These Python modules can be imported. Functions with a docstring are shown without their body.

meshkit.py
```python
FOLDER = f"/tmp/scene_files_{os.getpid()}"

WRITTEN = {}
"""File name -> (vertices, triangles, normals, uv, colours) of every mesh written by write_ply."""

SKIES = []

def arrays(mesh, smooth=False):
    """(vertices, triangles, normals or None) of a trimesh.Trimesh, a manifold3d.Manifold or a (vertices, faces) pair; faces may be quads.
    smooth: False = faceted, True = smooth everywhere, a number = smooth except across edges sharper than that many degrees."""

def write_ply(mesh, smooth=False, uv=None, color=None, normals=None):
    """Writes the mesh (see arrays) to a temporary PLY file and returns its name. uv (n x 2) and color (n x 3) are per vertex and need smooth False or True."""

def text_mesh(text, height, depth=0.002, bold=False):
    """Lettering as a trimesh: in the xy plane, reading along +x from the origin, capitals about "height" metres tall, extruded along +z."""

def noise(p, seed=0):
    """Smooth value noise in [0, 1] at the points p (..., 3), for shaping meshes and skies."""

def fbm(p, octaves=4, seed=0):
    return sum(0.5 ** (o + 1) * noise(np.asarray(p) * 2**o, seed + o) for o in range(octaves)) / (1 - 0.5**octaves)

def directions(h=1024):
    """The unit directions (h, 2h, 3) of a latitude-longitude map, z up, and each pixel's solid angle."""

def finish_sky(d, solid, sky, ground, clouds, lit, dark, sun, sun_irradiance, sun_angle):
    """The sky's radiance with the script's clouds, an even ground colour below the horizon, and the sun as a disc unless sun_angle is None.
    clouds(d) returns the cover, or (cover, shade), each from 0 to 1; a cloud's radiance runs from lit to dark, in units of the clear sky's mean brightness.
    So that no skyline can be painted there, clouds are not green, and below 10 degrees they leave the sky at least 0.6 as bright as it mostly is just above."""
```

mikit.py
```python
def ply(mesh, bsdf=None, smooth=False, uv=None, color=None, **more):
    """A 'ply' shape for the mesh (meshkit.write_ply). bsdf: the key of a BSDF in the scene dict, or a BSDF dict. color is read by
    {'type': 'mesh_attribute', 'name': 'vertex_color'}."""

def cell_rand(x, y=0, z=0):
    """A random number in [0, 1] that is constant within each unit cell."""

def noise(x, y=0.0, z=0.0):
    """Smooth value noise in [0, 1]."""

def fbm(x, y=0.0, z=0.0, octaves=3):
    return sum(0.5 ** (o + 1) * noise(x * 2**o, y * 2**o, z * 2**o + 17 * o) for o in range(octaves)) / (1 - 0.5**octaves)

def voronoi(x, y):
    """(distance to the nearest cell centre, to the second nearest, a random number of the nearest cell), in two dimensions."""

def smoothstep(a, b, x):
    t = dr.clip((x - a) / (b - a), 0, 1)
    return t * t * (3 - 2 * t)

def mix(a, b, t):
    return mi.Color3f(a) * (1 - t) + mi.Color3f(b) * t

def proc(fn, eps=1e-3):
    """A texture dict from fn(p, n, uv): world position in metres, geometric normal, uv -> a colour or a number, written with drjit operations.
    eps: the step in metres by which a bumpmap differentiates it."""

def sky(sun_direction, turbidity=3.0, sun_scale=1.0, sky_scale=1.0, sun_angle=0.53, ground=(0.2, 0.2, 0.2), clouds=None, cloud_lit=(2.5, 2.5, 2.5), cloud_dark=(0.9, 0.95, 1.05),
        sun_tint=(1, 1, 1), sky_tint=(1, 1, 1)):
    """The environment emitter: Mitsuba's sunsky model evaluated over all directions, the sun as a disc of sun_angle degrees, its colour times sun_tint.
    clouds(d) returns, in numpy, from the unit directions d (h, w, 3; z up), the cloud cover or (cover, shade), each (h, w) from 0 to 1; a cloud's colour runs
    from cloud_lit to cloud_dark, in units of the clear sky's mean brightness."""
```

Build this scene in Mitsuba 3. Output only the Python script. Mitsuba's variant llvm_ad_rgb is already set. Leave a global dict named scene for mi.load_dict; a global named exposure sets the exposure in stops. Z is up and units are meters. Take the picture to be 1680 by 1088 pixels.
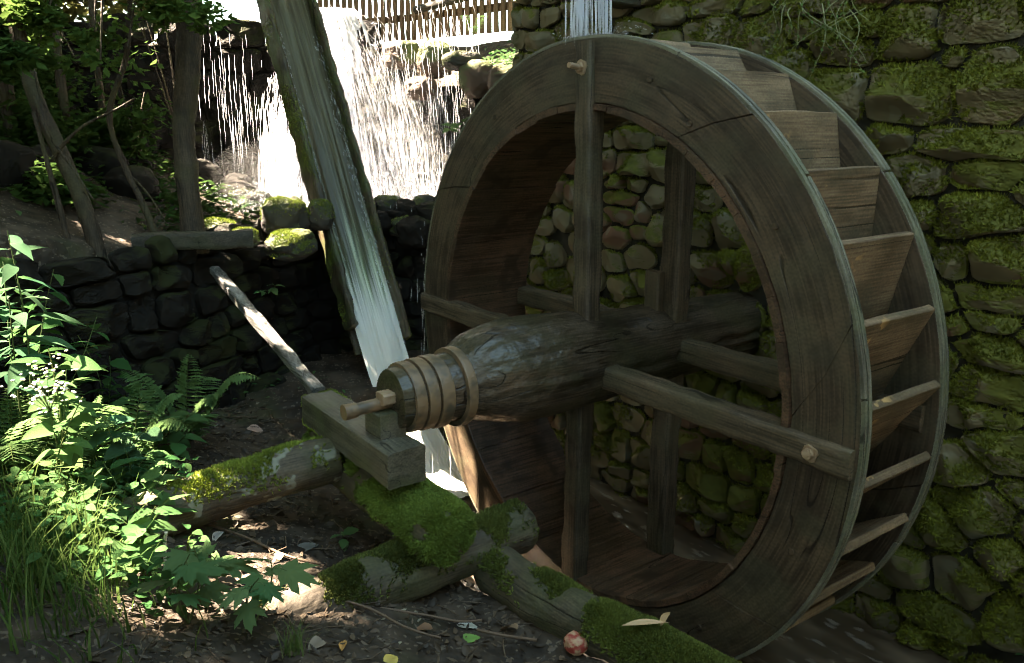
import math, random
import numpy as np
import trimesh
import drjit as dr
import mitsuba as mi
import mikit, meshkit
from mikit import noise, fbm, smoothstep, mix, proc

T = mi.ScalarTransform4f
rng = np.random.default_rng(7)
random.seed(7)
scene, labels = {}, {}

# ------------------------------------------------------------------ camera, sky, exposure
EYE = np.array([2.8947, -2.4993, 1.1071])
FWD = np.array([-0.78465, 0.56938, -0.24520])
scene['camera'] = {'type': 'perspective', 'fov': 65.08, 'fov_axis': 'x', 'near_clip': 0.05, 'far_clip': 400.0,
                   'to_world': T().look_at(origin=EYE.tolist(), target=(EYE + FWD).tolist(), up=[0, 0, 1])}
SUN = np.array([-0.70, -0.68, 1.25]); SUN = SUN / np.linalg.norm(SUN)
scene['sky'] = mikit.sky(SUN.tolist(), turbidity=3, sun_tint=(1, 0.98, 0.97), sky_tint=(1.0, 0.83, 0.50))
exposure = 6.2

FH = np.array([-0.80936, 0.58731]); RH = np.array([0.58732, 0.80935])
def AD(a, D):                      # across / away from the bank where one stands, in plan
    return EYE[:2] + FH * D + RH * a

# ------------------------------------------------------------------ bookkeeping
def numbered(key):
    if key not in scene and key not in labels:
        return key
    n = 1
    while f'{key}_{n:03d}' in scene or f'{key}_{n:03d}' in labels:
        n += 1
    return f'{key}_{n:03d}'
counters = {}
def obj(name, mesh, bsdf, parent=None, smooth=30, **kw):
    key = f'{parent}__{name}' if parent else name
    c = counters.get(key, 0)
    full = key if c == 0 else f'{key}_{c:03d}'
    counters[key] = c + 1
    scene[full] = mikit.ply(mesh, bsdf, smooth=smooth, **kw)
    return full
def thing(name, label, cat, group=None):
    c = counters.get(name, 0)
    full = name if c == 0 else f'{name}_{c:03d}'
    counters[name] = c + 1
    labels[full] = {'label': label, 'category': cat}
    if group: labels[full]['group'] = group
    return full
def tag(key, label, cat=None, group=None, kind=None):
    labels[key] = {'label': label}
    if cat: labels[key]['category'] = cat
    if group: labels[key]['group'] = group
    if kind: labels[key]['kind'] = kind
def kind(key, k, label=None, cat=None):
    labels.setdefault(key, {})['kind'] = k
    if label: labels[key]['label'] = label
    if cat: labels[key]['category'] = cat

# ------------------------------------------------------------------ materials
def C(*v): return mi.Color3f(*v)
def wood_fn(along, across, dark, light, tint, seed, scale=1.0, tint_amt=0.5):
    def f(p, n, uv):
        l = along(p); a, b = across(p)
        broad = fbm(l * 1.4 * scale + seed, a * 30 * scale, b * 30 * scale, octaves=2)
        fine = noise(l * 8 + seed, a * 170, b * 170)
        blot = fbm(p.x * 5 + seed, p.y * 5, p.z * 5, octaves=4)
        t = smoothstep(0.30, 0.72, 0.46 * blot + 0.28 * broad + 0.26 * fine)
        c = mix(C(*dark), C(*light), t)
        c = mix(c, C(*tint), tint_amt * smoothstep(0.42, 0.68, fbm(p.x * 6 + 9, p.y * 6 + seed, p.z * 6, octaves=3)))
        k = noise(l * 1.1 + seed * 3, a * 24 * scale, b * 24 * scale + 7)
        line = (1 - smoothstep(0.006, 0.020, dr.abs(k - 0.5))) * smoothstep(0.46, 0.62, noise(l * 1.7 + 3 + seed, a * 9, b * 9))
        grit = noise(p.x * 130, p.y * 130, p.z * 130)
        return c * (1 - 0.7 * line) * (0.80 + 0.4 * grit)
    return f
def wood_bump(along, across, seed, scale=1.0):
    def f(p, n, uv):
        l = along(p); a, b = across(p)
        g = fbm(l * 1.8 * scale + seed, a * 42 * scale, b * 42 * scale, octaves=3)
        k = noise(l * 1.1 + seed * 3, a * 24 * scale, b * 24 * scale + 7)
        line = (1 - smoothstep(0.006, 0.020, dr.abs(k - 0.5))) * smoothstep(0.46, 0.62, noise(l * 1.7 + 3 + seed, a * 9, b * 9))
        return g * 0.5 - line * 0.6 + 0.5 * fbm(p.x * 45, p.y * 45, p.z * 45, octaves=3)
    return f
AX = {'x': (lambda p: p.x, lambda p: (p.y, p.z)), 'y': (lambda p: p.y, lambda p: (p.x, p.z)), 'z': (lambda p: p.z, lambda p: (p.x, p.y)),
      'r': (lambda p: dr.atan2(p.z, p.x) * 1.35, lambda p: (dr.sqrt(p.x * p.x + p.z * p.z), p.y)),
      'rad': (lambda p: dr.sqrt(p.x * p.x + p.z * p.z), lambda p: (dr.atan2(p.z, p.x) * 1.4, p.y))}
def material(key, color, rough=0.6, bump=None, depth=0.004, eps=2e-3, spec=0.5, **kw):
    base = {'type': 'principled', 'base_color': proc(color) if callable(color) else color, 'roughness': proc(rough) if callable(rough) else rough, 'specular': spec, **kw}
    d = {'type': 'twosided', 'b': base}
    if bump is not None:
        d = {'type': 'twosided', 'b': {'type': 'bumpmap', 'arbitrary': proc(bump, eps=eps), 'scale': depth, 'b': base}}
    scene[key] = d
def wood(key, ax, dark, light, tint, seed, rough=0.55, depth=0.006, tint_amt=0.5, spec=0.5, scale=1.0):
    al, ac = AX[ax]
    material(key, wood_fn(al, ac, dark, light, tint, seed, scale, tint_amt), rough, wood_bump(al, ac, seed, scale), depth, spec=spec)
WET = (0.030, 0.022, 0.014); MID = (0.085, 0.071, 0.050); GRN = (0.064, 0.060, 0.033)
wood('m_shroud', 'r', (0.031, 0.0215, 0.014), (0.088, 0.062, 0.038), (0.060, 0.058, 0.034), 1.3, rough=0.5, depth=0.0045, scale=0.8)
wood('m_rim', 'r', (0.055, 0.055, 0.042), (0.17, 0.165, 0.12), (0.11, 0.125, 0.07), 4.1, rough=0.5, depth=0.004)
wood('m_bucket', 'y', (0.078, 0.053, 0.030), (0.20, 0.14, 0.082), (0.085, 0.068, 0.04), 2.2, rough=0.5, depth=0.003, tint_amt=0.7, scale=0.7)
wood('m_sole', 'y', (0.040, 0.023, 0.014), (0.118, 0.066, 0.039), (0.060, 0.048, 0.028), 6.7, rough=0.45, depth=0.005, tint_amt=0.4)
wood('m_arm_z', 'z', WET, (0.094, 0.070, 0.044), GRN, 3.7, depth=0.008)
wood('m_arm_x', 'x', (0.032, 0.025, 0.016), (0.112, 0.084, 0.052), GRN, 5.9, depth=0.008)
wood('m_shaft', 'y', (0.018, 0.0135, 0.009), (0.078, 0.059, 0.040), (0.045, 0.044, 0.021), 8.3, rough=0.34, depth=0.010, scale=0.7)
wood('m_beam', 'x', (0.045, 0.043, 0.031), (0.105, 0.10, 0.074), (0.075, 0.09, 0.04), 9.1, rough=0.38, depth=0.005)
wood('m_plank', 'x', (0.03, 0.03, 0.028), (0.15, 0.15, 0.148), (0.06, 0.065, 0.055), 9.9, rough=0.30, depth=0.006)
wood('m_log_x', 'x', (0.030, 0.026, 0.016), (0.085, 0.07, 0.04), (0.045, 0.052, 0.018), 10.2, rough=0.8, depth=0.014, tint_amt=0.6, scale=0.6)
def with_patches(key, col, lo, hi, freq, where=None):
    d = scene[key]['b']['b'] if 'arbitrary' in scene[key]['b'] else scene[key]['b']
    old = mikit._FUNCTIONS[d['base_color']['fn']]
    def f(p, n, uv):
        k = smoothstep(lo, hi, fbm(p.x * freq, p.y * freq, p.z * freq, octaves=3))
        return mix(old(p, n, uv), C(*col), k * (where(p) if where else 1.0))
    d['base_color'] = proc(f)
wood('m_log_y', 'y', (0.028, 0.021, 0.013), (0.10, 0.082, 0.055), (0.058, 0.066, 0.026), 11.7, rough=0.75, depth=0.014, tint_amt=0.6, scale=0.6)
with_patches('m_log_y', (0.27, 0.28, 0.22), 0.60, 0.68, 13, lambda p: 0.65 * smoothstep(0.0, -0.2, p.x))
with_patches('m_bucket', (0.42, 0.26, 0.10), 0.64, 0.70, 16, lambda p: smoothstep(0.24, 0.14, p.y))
with_patches('m_shroud', (0.022, 0.019, 0.014), 0.50, 0.75, 6, lambda p: 0.45)
with_patches('m_sole', (0.030, 0.021, 0.014), 0.52, 0.68, 7, lambda p: 0.7)
wood('m_bark', 'z', (0.018, 0.012, 0.007), (0.062, 0.044, 0.026), (0.05, 0.045, 0.018), 12.5, rough=0.8, depth=0.016, tint_amt=0.7, scale=0.7)
wood('m_fence', 'z', (0.13, 0.075, 0.04), (0.26, 0.16, 0.085), (0.22, 0.14, 0.08), 13.1, rough=0.7, depth=0.003)
wood('m_flume', 'z', (0.024, 0.020, 0.012), (0.082, 0.064, 0.036), (0.055, 0.075, 0.022), 14.9, rough=0.5, depth=0.010, tint_amt=0.8, scale=0.6)
wood('m_dark_timber', 'x', (0.02, 0.017, 0.012), (0.055, 0.045, 0.032), (0.04, 0.045, 0.02), 15.5, rough=0.7, depth=0.008)
material('m_iron_band', lambda p, n, uv: mix(C(0.17, 0.115, 0.065), C(0.075, 0.062, 0.042), smoothstep(0.35, 0.7, fbm(p.x * 18, p.y * 18, p.z * 18))), 0.45,
         lambda p, n, uv: noise(p.x * 160, p.y * 160, p.z * 160), 0.002, spec=0.5)
material('m_rust', lambda p, n, uv: mix(C(0.20, 0.13, 0.08), C(0.32, 0.24, 0.15), fbm(p.x * 60, p.y * 60, p.z * 60)), 0.6)

def moss_amount(p, n, bias):
    return smoothstep(0.47, 0.62, fbm(p.x * 3.1, p.y * 3.1, p.z * 3.1, octaves=3) + 0.30 * n.z + bias)
def wall_col(p, n, uv):
    g = fbm(p.x * 7, p.y * 7, p.z * 7, octaves=4)
    c = mix(C(0.088, 0.074, 0.043), C(0.215, 0.180, 0.102), g)
    red = smoothstep(0.60, 0.72, noise(p.x * 2.3 + 3.3, p.y * 2.3, p.z * 3.1 + 0.4))
    c = mix(c, C(0.15, 0.075, 0.048), red * 0.8)
    right = smoothstep(-0.6, 0.35, p.x)
    m = moss_amount(p, n, -0.10 + 0.18 * right)
    mc = mix(C(0.060, 0.067, 0.011), C(0.135, 0.148, 0.022), fbm(p.x * 30, p.y * 30, p.z * 30))
    lich = smoothstep(0.66, 0.78, noise(p.x * 11, p.y * 11 + 4, p.z * 11))
    c = mix(c, C(0.20, 0.20, 0.15), 0.45 * lich)
    wet = smoothstep(-0.2, -1.2, p.z)  # height ramp that makes the stone colour darker towards the wall foot
    return mix(c, mc, m * 0.92) * (1 - 0.25 * wet)
def stone_bump(p, n, uv):
    return fbm(p.x * 28, p.y * 28, p.z * 28, octaves=4) + 0.5 * noise(p.x * 110, p.y * 110, p.z * 110)
material('m_wall_stone', wall_col, 0.85, stone_bump, 0.022, spec=0.25)
material('m_joint', lambda p, n, uv: mix(C(0.012, 0.011, 0.008), C(0.035, 0.032, 0.018), fbm(p.x * 12, p.y * 12, p.z * 12)), 0.9, None)
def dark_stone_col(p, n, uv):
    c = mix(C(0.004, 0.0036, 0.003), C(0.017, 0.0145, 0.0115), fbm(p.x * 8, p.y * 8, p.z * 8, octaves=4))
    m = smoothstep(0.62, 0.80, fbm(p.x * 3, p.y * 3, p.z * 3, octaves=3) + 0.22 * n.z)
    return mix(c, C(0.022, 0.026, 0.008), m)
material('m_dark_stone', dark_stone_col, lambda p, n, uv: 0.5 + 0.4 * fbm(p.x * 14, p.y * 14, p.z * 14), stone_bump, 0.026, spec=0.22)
def red_stone_col(p, n, uv):
    c = mix(C(0.045, 0.030, 0.022), C(0.13, 0.085, 0.06), fbm(p.x * 8, p.y * 8, p.z * 8, octaves=4))
    return mix(c, C(0.07, 0.085, 0.03), smoothstep(0.5, 0.7, fbm(p.x * 4, p.y * 4, p.z * 4 + 3, octaves=3) + 0.2 * n.z))
material('m_red_stone', red_stone_col, 0.7, stone_bump, 0.02)
def boulder_col(p, n, uv):
    c = mix(C(0.018, 0.017, 0.014), C(0.055, 0.05, 0.042), fbm(p.x * 9, p.y * 9, p.z * 9, octaves=3))
    return mix(c, C(0.04, 0.052, 0.012), smoothstep(0.46, 0.66, fbm(p.x * 5, p.y * 5, p.z * 5, octaves=3) + 0.28 * n.z))
material('m_boulder', boulder_col, 0.7, stone_bump, 0.016)
def soil_col(p, n, uv):
    g = fbm(p.x * 9, p.y * 9, p.z * 9, octaves=4)
    c = mix(C(0.016, 0.012, 0.008), C(0.064, 0.048, 0.033), smoothstep(0.25, 0.8, g))
    speck = smoothstep(0.72, 0.82, noise(p.x * 70, p.y * 70, p.z * 70))
    c = mix(c, C(0.14, 0.115, 0.085), speck * 0.6)
    return mix(c, C(0.045, 0.055, 0.02), smoothstep(0.55, 0.72, fbm(p.x * 2.2 + 5, p.y * 2.2, 0.3, octaves=3)) * 0.6)
material('m_soil', soil_col, 0.75, lambda p, n, uv: fbm(p.x * 22, p.y * 22, p.z * 22, octaves=4), 0.035, spec=0.4)
def stream_col(p, n, uv):
    g = fbm(p.x * 2.0, p.y * 5.0, 0.5, octaves=3)
    foam = smoothstep(0.62, 0.74, fbm(p.x * 9 + 3, p.y * 22, 0.1, octaves=3))
    return mix(mix(C(0.05, 0.037, 0.024), C(0.15, 0.118, 0.08), smoothstep(0.3, 0.7, g)), C(0.34, 0.32, 0.29), foam * 0.3)
material('m_stream', stream_col, 0.07, lambda p, n, uv: fbm(p.x * 7, p.y * 13, p.z, octaves=3), 0.05, spec=0.7)
def chute_water_col(p, n, uv):
    # q runs down the steep flume; foam grows as the sheet gains speed
    q = (2.2 - p.z)
    streak = fbm(q * 1.3, p.y * 46, 0.2, octaves=3)
    fine = fbm(q * 2.6 + 5, p.y * 120, 0.7, octaves=2)
    amt = smoothstep(1.55, 2.75, q + (streak - 0.5) * 1.1)
    clear = mix(C(0.060, 0.052, 0.030), C(0.115, 0.115, 0.075), smoothstep(0.3, 0.7, streak * 0.6 + fine * 0.4))
    foam = mix(C(0.20, 0.28, 0.16), C(0.70, 0.80, 0.58), smoothstep(0.3, 0.7, streak * 0.5 + fine * 0.5))
    splash = smoothstep(2.1, 2.6, q + (fine - 0.5) * 0.5)
    return mix(mix(clear, foam, amt), C(0.90, 0.91, 0.87), splash * 0.9)
material('m_chute_water', chute_water_col, 0.33, lambda p, n, uv: fbm((2.2 - p.z) * 1.6, p.y * 40, 0.1, octaves=3), 0.014, spec=0.35)
material('m_foam', lambda p, n, uv: mix(C(0.05, 0.05, 0.045), C(0.80, 0.82, 0.84), smoothstep(0.46, 0.66, fbm(p.x * 9, p.y * 9, p.z * 9, octaves=4))), 0.35, lambda p, n, uv: fbm(p.x * 20, p.y * 20, p.z * 20), 0.03)
scene['m_falling'] = {'type': 'principledthin', 'base_color': {'type': 'rgb', 'value': [0.86, 0.88, 0.93]}, 'roughness': 0.3, 'diff_trans': 1.0, 'spec_trans': 0.0, 'eta': 1.33}
VC = {'type': 'mesh_attribute', 'name': 'vertex_color'}
scene['m_leaf'] = {'type': 'principledthin', 'base_color': VC, 'roughness': 0.36, 'diff_trans': 0.8, 'spec_trans': 0.0, 'eta': 1.5}
scene['m_moss'] = {'type': 'twosided', 'b': {'type': 'principled', 'base_color': VC, 'roughness': 0.9, 'specular': 0.1}}
scene['m_dry'] = {'type': 'twosided', 'b': {'type': 'principled', 'base_color': VC, 'roughness': 0.6, 'specular': 0.4}}
scene['m_canopy'] = {'type': 'principledthin', 'base_color': {'type': 'rgb', 'value': [0.15, 0.145, 0.05]}, 'roughness': 0.6, 'diff_trans': 1.0, 'spec_trans': 0.0, 'eta': 1.3}

# ------------------------------------------------------------------ mesh helpers
def unit(v): v = np.asarray(v, float); return v / (np.linalg.norm(v) + 1e-12)
def merge(parts):
    vs, fs, cs, n = [], [], [], 0
    for p in parts:
        v, f = np.asarray(p[0], float), np.asarray(p[1], int)
        vs.append(v); fs.append(f + n); n += len(v)
        if len(p) > 2: cs.append(p[2])
    out = (np.vstack(vs), np.vstack(fs))
    return out + (np.vstack(cs),) if cs else out
def tube(pts, radii, n=12, rough=0.0, freq=6.0, seed=0, cap=True, flat=None):
    pts = np.asarray(pts, float); m = len(pts)
    radii = np.broadcast_to(np.asarray(radii, float), (m,))
    t = np.gradient(pts, axis=0); t /= np.linalg.norm(t, axis=1, keepdims=True) + 1e-12
    ref = np.array([0, 0, 1.0]) if abs(t[0, 2]) < 0.8 else np.array([1.0, 0, 0])
    a = np.cross(t, ref); a /= np.linalg.norm(a, axis=1, keepdims=True) + 1e-12
    b = np.cross(a, t)
    th = np.arange(n) * 2 * np.pi / n
    ring = np.cos(th)[None, :, None] * a[:, None] + np.sin(th)[None, :, None] * b[:, None]
    v = pts[:, None] + ring * radii[:, None, None]
    if rough:
        d = meshkit.fbm(v * freq, 4, seed) - 0.5
        v = v + ring * (d * 2 * rough)[..., None]
    v = v.reshape(-1, 3)
    i, j = np.meshgrid(np.arange(m - 1), np.arange(n), indexing='ij')
    q = np.stack([i * n + j, i * n + (j + 1) % n, (i + 1) * n + (j + 1) % n, (i + 1) * n + j], -1).reshape(-1, 4)
    f = np.vstack([q[:, [0, 2, 1]], q[:, [0, 3, 2]]])
    if cap:
        for k, flip in ((0, False), (m - 1, True)):
            c = len(v); v = np.vstack([v, v[k * n:(k + 1) * n].mean(0)])
            j = np.arange(n)
            tri = np.stack([k * n + j, k * n + (j + 1) % n, j * 0 + c], 1)
            f = np.vstack([f, tri[:, ::-1] if flip else tri])
    return v, f
def resample(pts, n):
    pts = np.asarray(pts, float)
    s = np.r_[0, np.cumsum(np.linalg.norm(np.diff(pts, axis=0), axis=1))]
    from scipy.interpolate import PchipInterpolator
    return PchipInterpolator(s / s[-1], pts)(np.linspace(0, 1, n))
def timber(p0, p1, w, h, up=(0, 0, 1), seg=14, bev=0.008, rough=0.003, seed=0, nw=4, end_rough=0.004):
    """A sawn beam: chamfered rectangle (w sideways, h along up) swept from p0 to p1, edges worn by noise."""
    p0, p1 = np.asarray(p0, float), np.asarray(p1, float)
    t = unit(p1 - p0); s = unit(np.cross(t, up)); u = np.cross(s, t)
    def side(a, b, k): return [np.asarray(a) + (np.asarray(b) - np.asarray(a)) * i / k for i in range(k)]
    W, H = w / 2, h / 2
    c = [(-W + bev, -H), (W - bev, -H), (W, -H + bev), (W, H - bev), (W - bev, H), (-W + bev, H), (-W, H - bev), (-W, -H + bev)]
    sec = []
    for k in range(8):
        sec += side(c[k], c[(k + 1) % 8], nw if k % 2 == 0 else 1)
    sec = np.array(sec); n = len(sec)
    L = np.linspace(0, 1, seg + 1)
    v = p0 + (p1 - p0) * L[:, None, None] + sec[None, :, :1] * s + sec[None, :, 1:] * u
    d = meshkit.fbm(v * np.array([9, 9, 9]) + seed * 3.1, 3, seed) - 0.5
    corner = (np.abs(sec[:, 0]) > W - bev * 1.01) & (np.abs(sec[:, 1]) > H - bev * 1.01)
    out = sec / (np.linalg.norm(sec, axis=1, keepdims=True) + 1e-9)
    amp = rough * 2 * (1 + 1.2 * corner)
    v = v + (out[None, :, :1] * s + out[None, :, 1:] * u) * (d * amp[None])[..., None]
    v[0] -= t * (meshkit.fbm(v[0] * 40, 2, seed)[:, None] - 0.5) * end_rough * 2
    v[-1] += t * (meshkit.fbm(v[-1] * 40, 2, seed)[:, None] - 0.5) * end_rough * 2
    m = seg + 1
    v = v.reshape(-1, 3)
    i, j = np.meshgrid(np.arange(m - 1), np.arange(n), indexing='ij')
    q = np.stack([i * n + j, i * n + (j + 1) % n, (i + 1) * n + (j + 1) % n, (i + 1) * n + j], -1).reshape(-1, 4)
    f = np.vstack([q[:, [0, 1, 2]], q[:, [0, 2, 3]]])
    for k, flip in ((0, True), (m - 1, False)):
        cc = len(v); v = np.vstack([v, v[k * n:(k + 1) * n].mean(0)])
        j = np.arange(n); tri = np.stack([k * n + j, k * n + (j + 1) % n, j * 0 + cc], 1)
        f = np.vstack([f, tri[:, ::-1] if flip else tri])
    return v, f
def arc_sweep(sec, a0, a1, n, centre=(0, 0, 0), rough=0.0, seed=0, closed=False):
    """Section of (radius, y) points swept about the y axis; a0, a1 in degrees, each a function of radius or a number."""
    sec = np.asarray(sec, float)
    A0 = np.array([a0(r) if callable(a0) else a0 for r in sec[:, 0]]); A1 = np.array([a1(r) if callable(a1) else a1 for r in sec[:, 0]])
    m, k = n + 1, len(sec)
    t = np.linspace(0, 1, m)[:, None]
    ang = np.radians(A0[None] + (A1 - A0)[None] * t)
    rr = np.repeat(sec[None, :, 0], m, 0); yy = np.repeat(sec[None, :, 1], m, 0)
    v = np.stack([rr * np.cos(ang), yy, rr * np.sin(ang)], -1)
    if rough:
        d = meshkit.fbm(v * 14, 3, seed) - 0.5
        e = np.stack([np.cos(ang), 0 * ang, np.sin(ang)], -1)
        v = v + e * (d * 2 * rough)[..., None]
        v[..., 1] += (meshkit.fbm(v * 11 + 5, 3, seed) - 0.5) * rough
    v = v.reshape(-1, 3) + np.asarray(centre)
    i, j = np.meshgrid(np.arange(m - 1), np.arange(k), indexing='ij')
    q = np.stack([i * k + j, i * k + (j + 1) % k, (i + 1) * k + (j + 1) % k, (i + 1) * k + j], -1).reshape(-1, 4)
    f = np.vstack([q[:, [0, 1, 2]], q[:, [0, 2, 3]]])
    if not closed:
        for b, flip in ((0, True), (m - 1, False)):
            c = len(v); v = np.vstack([v, v[b * k:(b + 1) * k].mean(0)])
            j = np.arange(k); tri = np.stack([b * k + j, b * k + (j + 1) % k, j * 0 + c], 1)
            f = np.vstack([f, tri[:, ::-1] if flip else tri])
    return v, f
def blob(c, size, seed, rough=0.22, sub=3, freq=1.6, flat=0.0, rot=0.0):
    s = trimesh.creation.icosphere(subdivisions=sub)
    v = s.vertices.copy()
    d = 1 + rough * 2 * (meshkit.fbm(v * freq + seed * 7.3, 4, seed) - 0.5)
    v = np.sign(v) * np.abs(v) ** 0.8
    v = v * d[:, None] * np.asarray(size) * 0.5
    cr, sr = math.cos(rot), math.sin(rot)
    v = v @ np.array([[cr, sr, 0], [-sr, cr, 0], [0, 0, 1]])
    v[:, 2] = np.maximum(v[:, 2], -np.asarray(size)[2] * (0.5 - flat))
    return v + np.asarray(c), s.faces.copy()
def sample_faces(v, f, count, mask=None, r=None):
    r = r or rng
    tri = v[f]; nr = np.cross(tri[:, 1] - tri[:, 0], tri[:, 2] - tri[:, 0]); ar = np.linalg.norm(nr, axis=1)
    nr = nr / (ar[:, None] + 1e-15)
    w = ar * (mask(tri.mean(1), nr) if mask else 1)
    if w.sum() <= 0: return np.zeros((0, 3)), np.zeros((0, 3))
    k = r.choice(len(f), count, p=w / w.sum())
    a, b = r.random(count), r.random(count); sw = a + b > 1; a[sw], b[sw] = 1 - a[sw], 1 - b[sw]
    return tri[k, 0] + a[:, None] * (tri[k, 1] - tri[k, 0]) + b[:, None] * (tri[k, 2] - tri[k, 0]), nr[k]
def tufts(p, n, length, width, col0, col1, r=None, blades=3, spread=0.9):
    """Moss: three or so tiny leaves per point."""
    r = r or rng
    m = len(p)
    if m == 0: return None
    P = np.repeat(p, blades, 0); N = np.repeat(n, blades, 0); k = len(P)
    d = N + spread * r.normal(size=(k, 3)) * 0.6 + np.array([0, 0, 0.25])
    d /= np.linalg.norm(d, axis=1, keepdims=True)
    s = np.cross(d, r.normal(size=(k, 3))); s /= np.linalg.norm(s, axis=1, keepdims=True) + 1e-9
    L = length * r.uniform(0.5, 1.25, (k, 1)); Wd = width * r.uniform(0.6, 1.3, (k, 1))
    v = np.stack([P - s * Wd * 0.5 - N * 0.002, P + s * Wd * 0.5 - N * 0.002, P + d * L], 1).reshape(-1, 3)
    f = np.arange(3 * k).reshape(-1, 3)
    patch = meshkit.fbm(P * 7, 3, 5)[:, None]
    t = np.clip(0.55 * r.random((k, 1)) + 0.8 * (patch - 0.3), 0, 1)
    c = np.asarray(col0) * (1 - t) + np.asarray(col1) * t
    c = np.repeat(c, 3, 0)
    return v, f, c
MOSS0, MOSS1 = (0.040, 0.055, 0.009), (0.33, 0.40, 0.066)
def put_color(key, m, bsdf, parent=None, smooth=False):
    return obj(key, (m[0], m[1]), bsdf, parent, smooth=smooth, color=m[2])

# ------------------------------------------------------------------ the ground: bank, wheel pit, terrace, upper terrace in one sheet
WALL_LINE = np.array([(-1.30, -3.6), (-1.90, -2.2), (-2.50, -1.05), (-3.30, 0.0), (-3.34, 0.45), (-3.02, 0.75), (-2.78, 1.30)])
CLIFF_LINE = np.array([AD(-6.5, 6.0), AD(-4.6, 7.6), AD(-3.05, 8.35), AD(-1.8, 8.25), AD(-1.0, 8.0), AD(-0.4, 7.35), AD(0.06, 6.7), (-2.15, 1.45)])
def line_distance(x, y, line):
    """Signed distance to a polyline, positive on its left."""
    best = np.full(np.shape(x), 1e9); sign = np.ones(np.shape(x))
    for i, (a, b) in enumerate(zip(line[:-1], line[1:])):
        ab = b - a; L = ab @ ab
        t = ((x - a[0]) * ab[0] + (y - a[1]) * ab[1]) / L
        t = np.clip(t, -9 if i == 0 else 0, 9 if i == len(line) - 2 else 1)
        dx, dy = x - a[0] - ab[0] * t, y - a[1] - ab[1] * t
        d = np.hypot(dx, dy); s = np.sign(ab[0] * dy - ab[1] * dx)
        sign = np.where(d < best, s, sign); best = np.minimum(best, d)
    return best * sign
def sstep(a, b, x):
    t = np.clip((x - a) / (b - a), 0, 1); return t * t * (3 - 2 * t)
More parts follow.
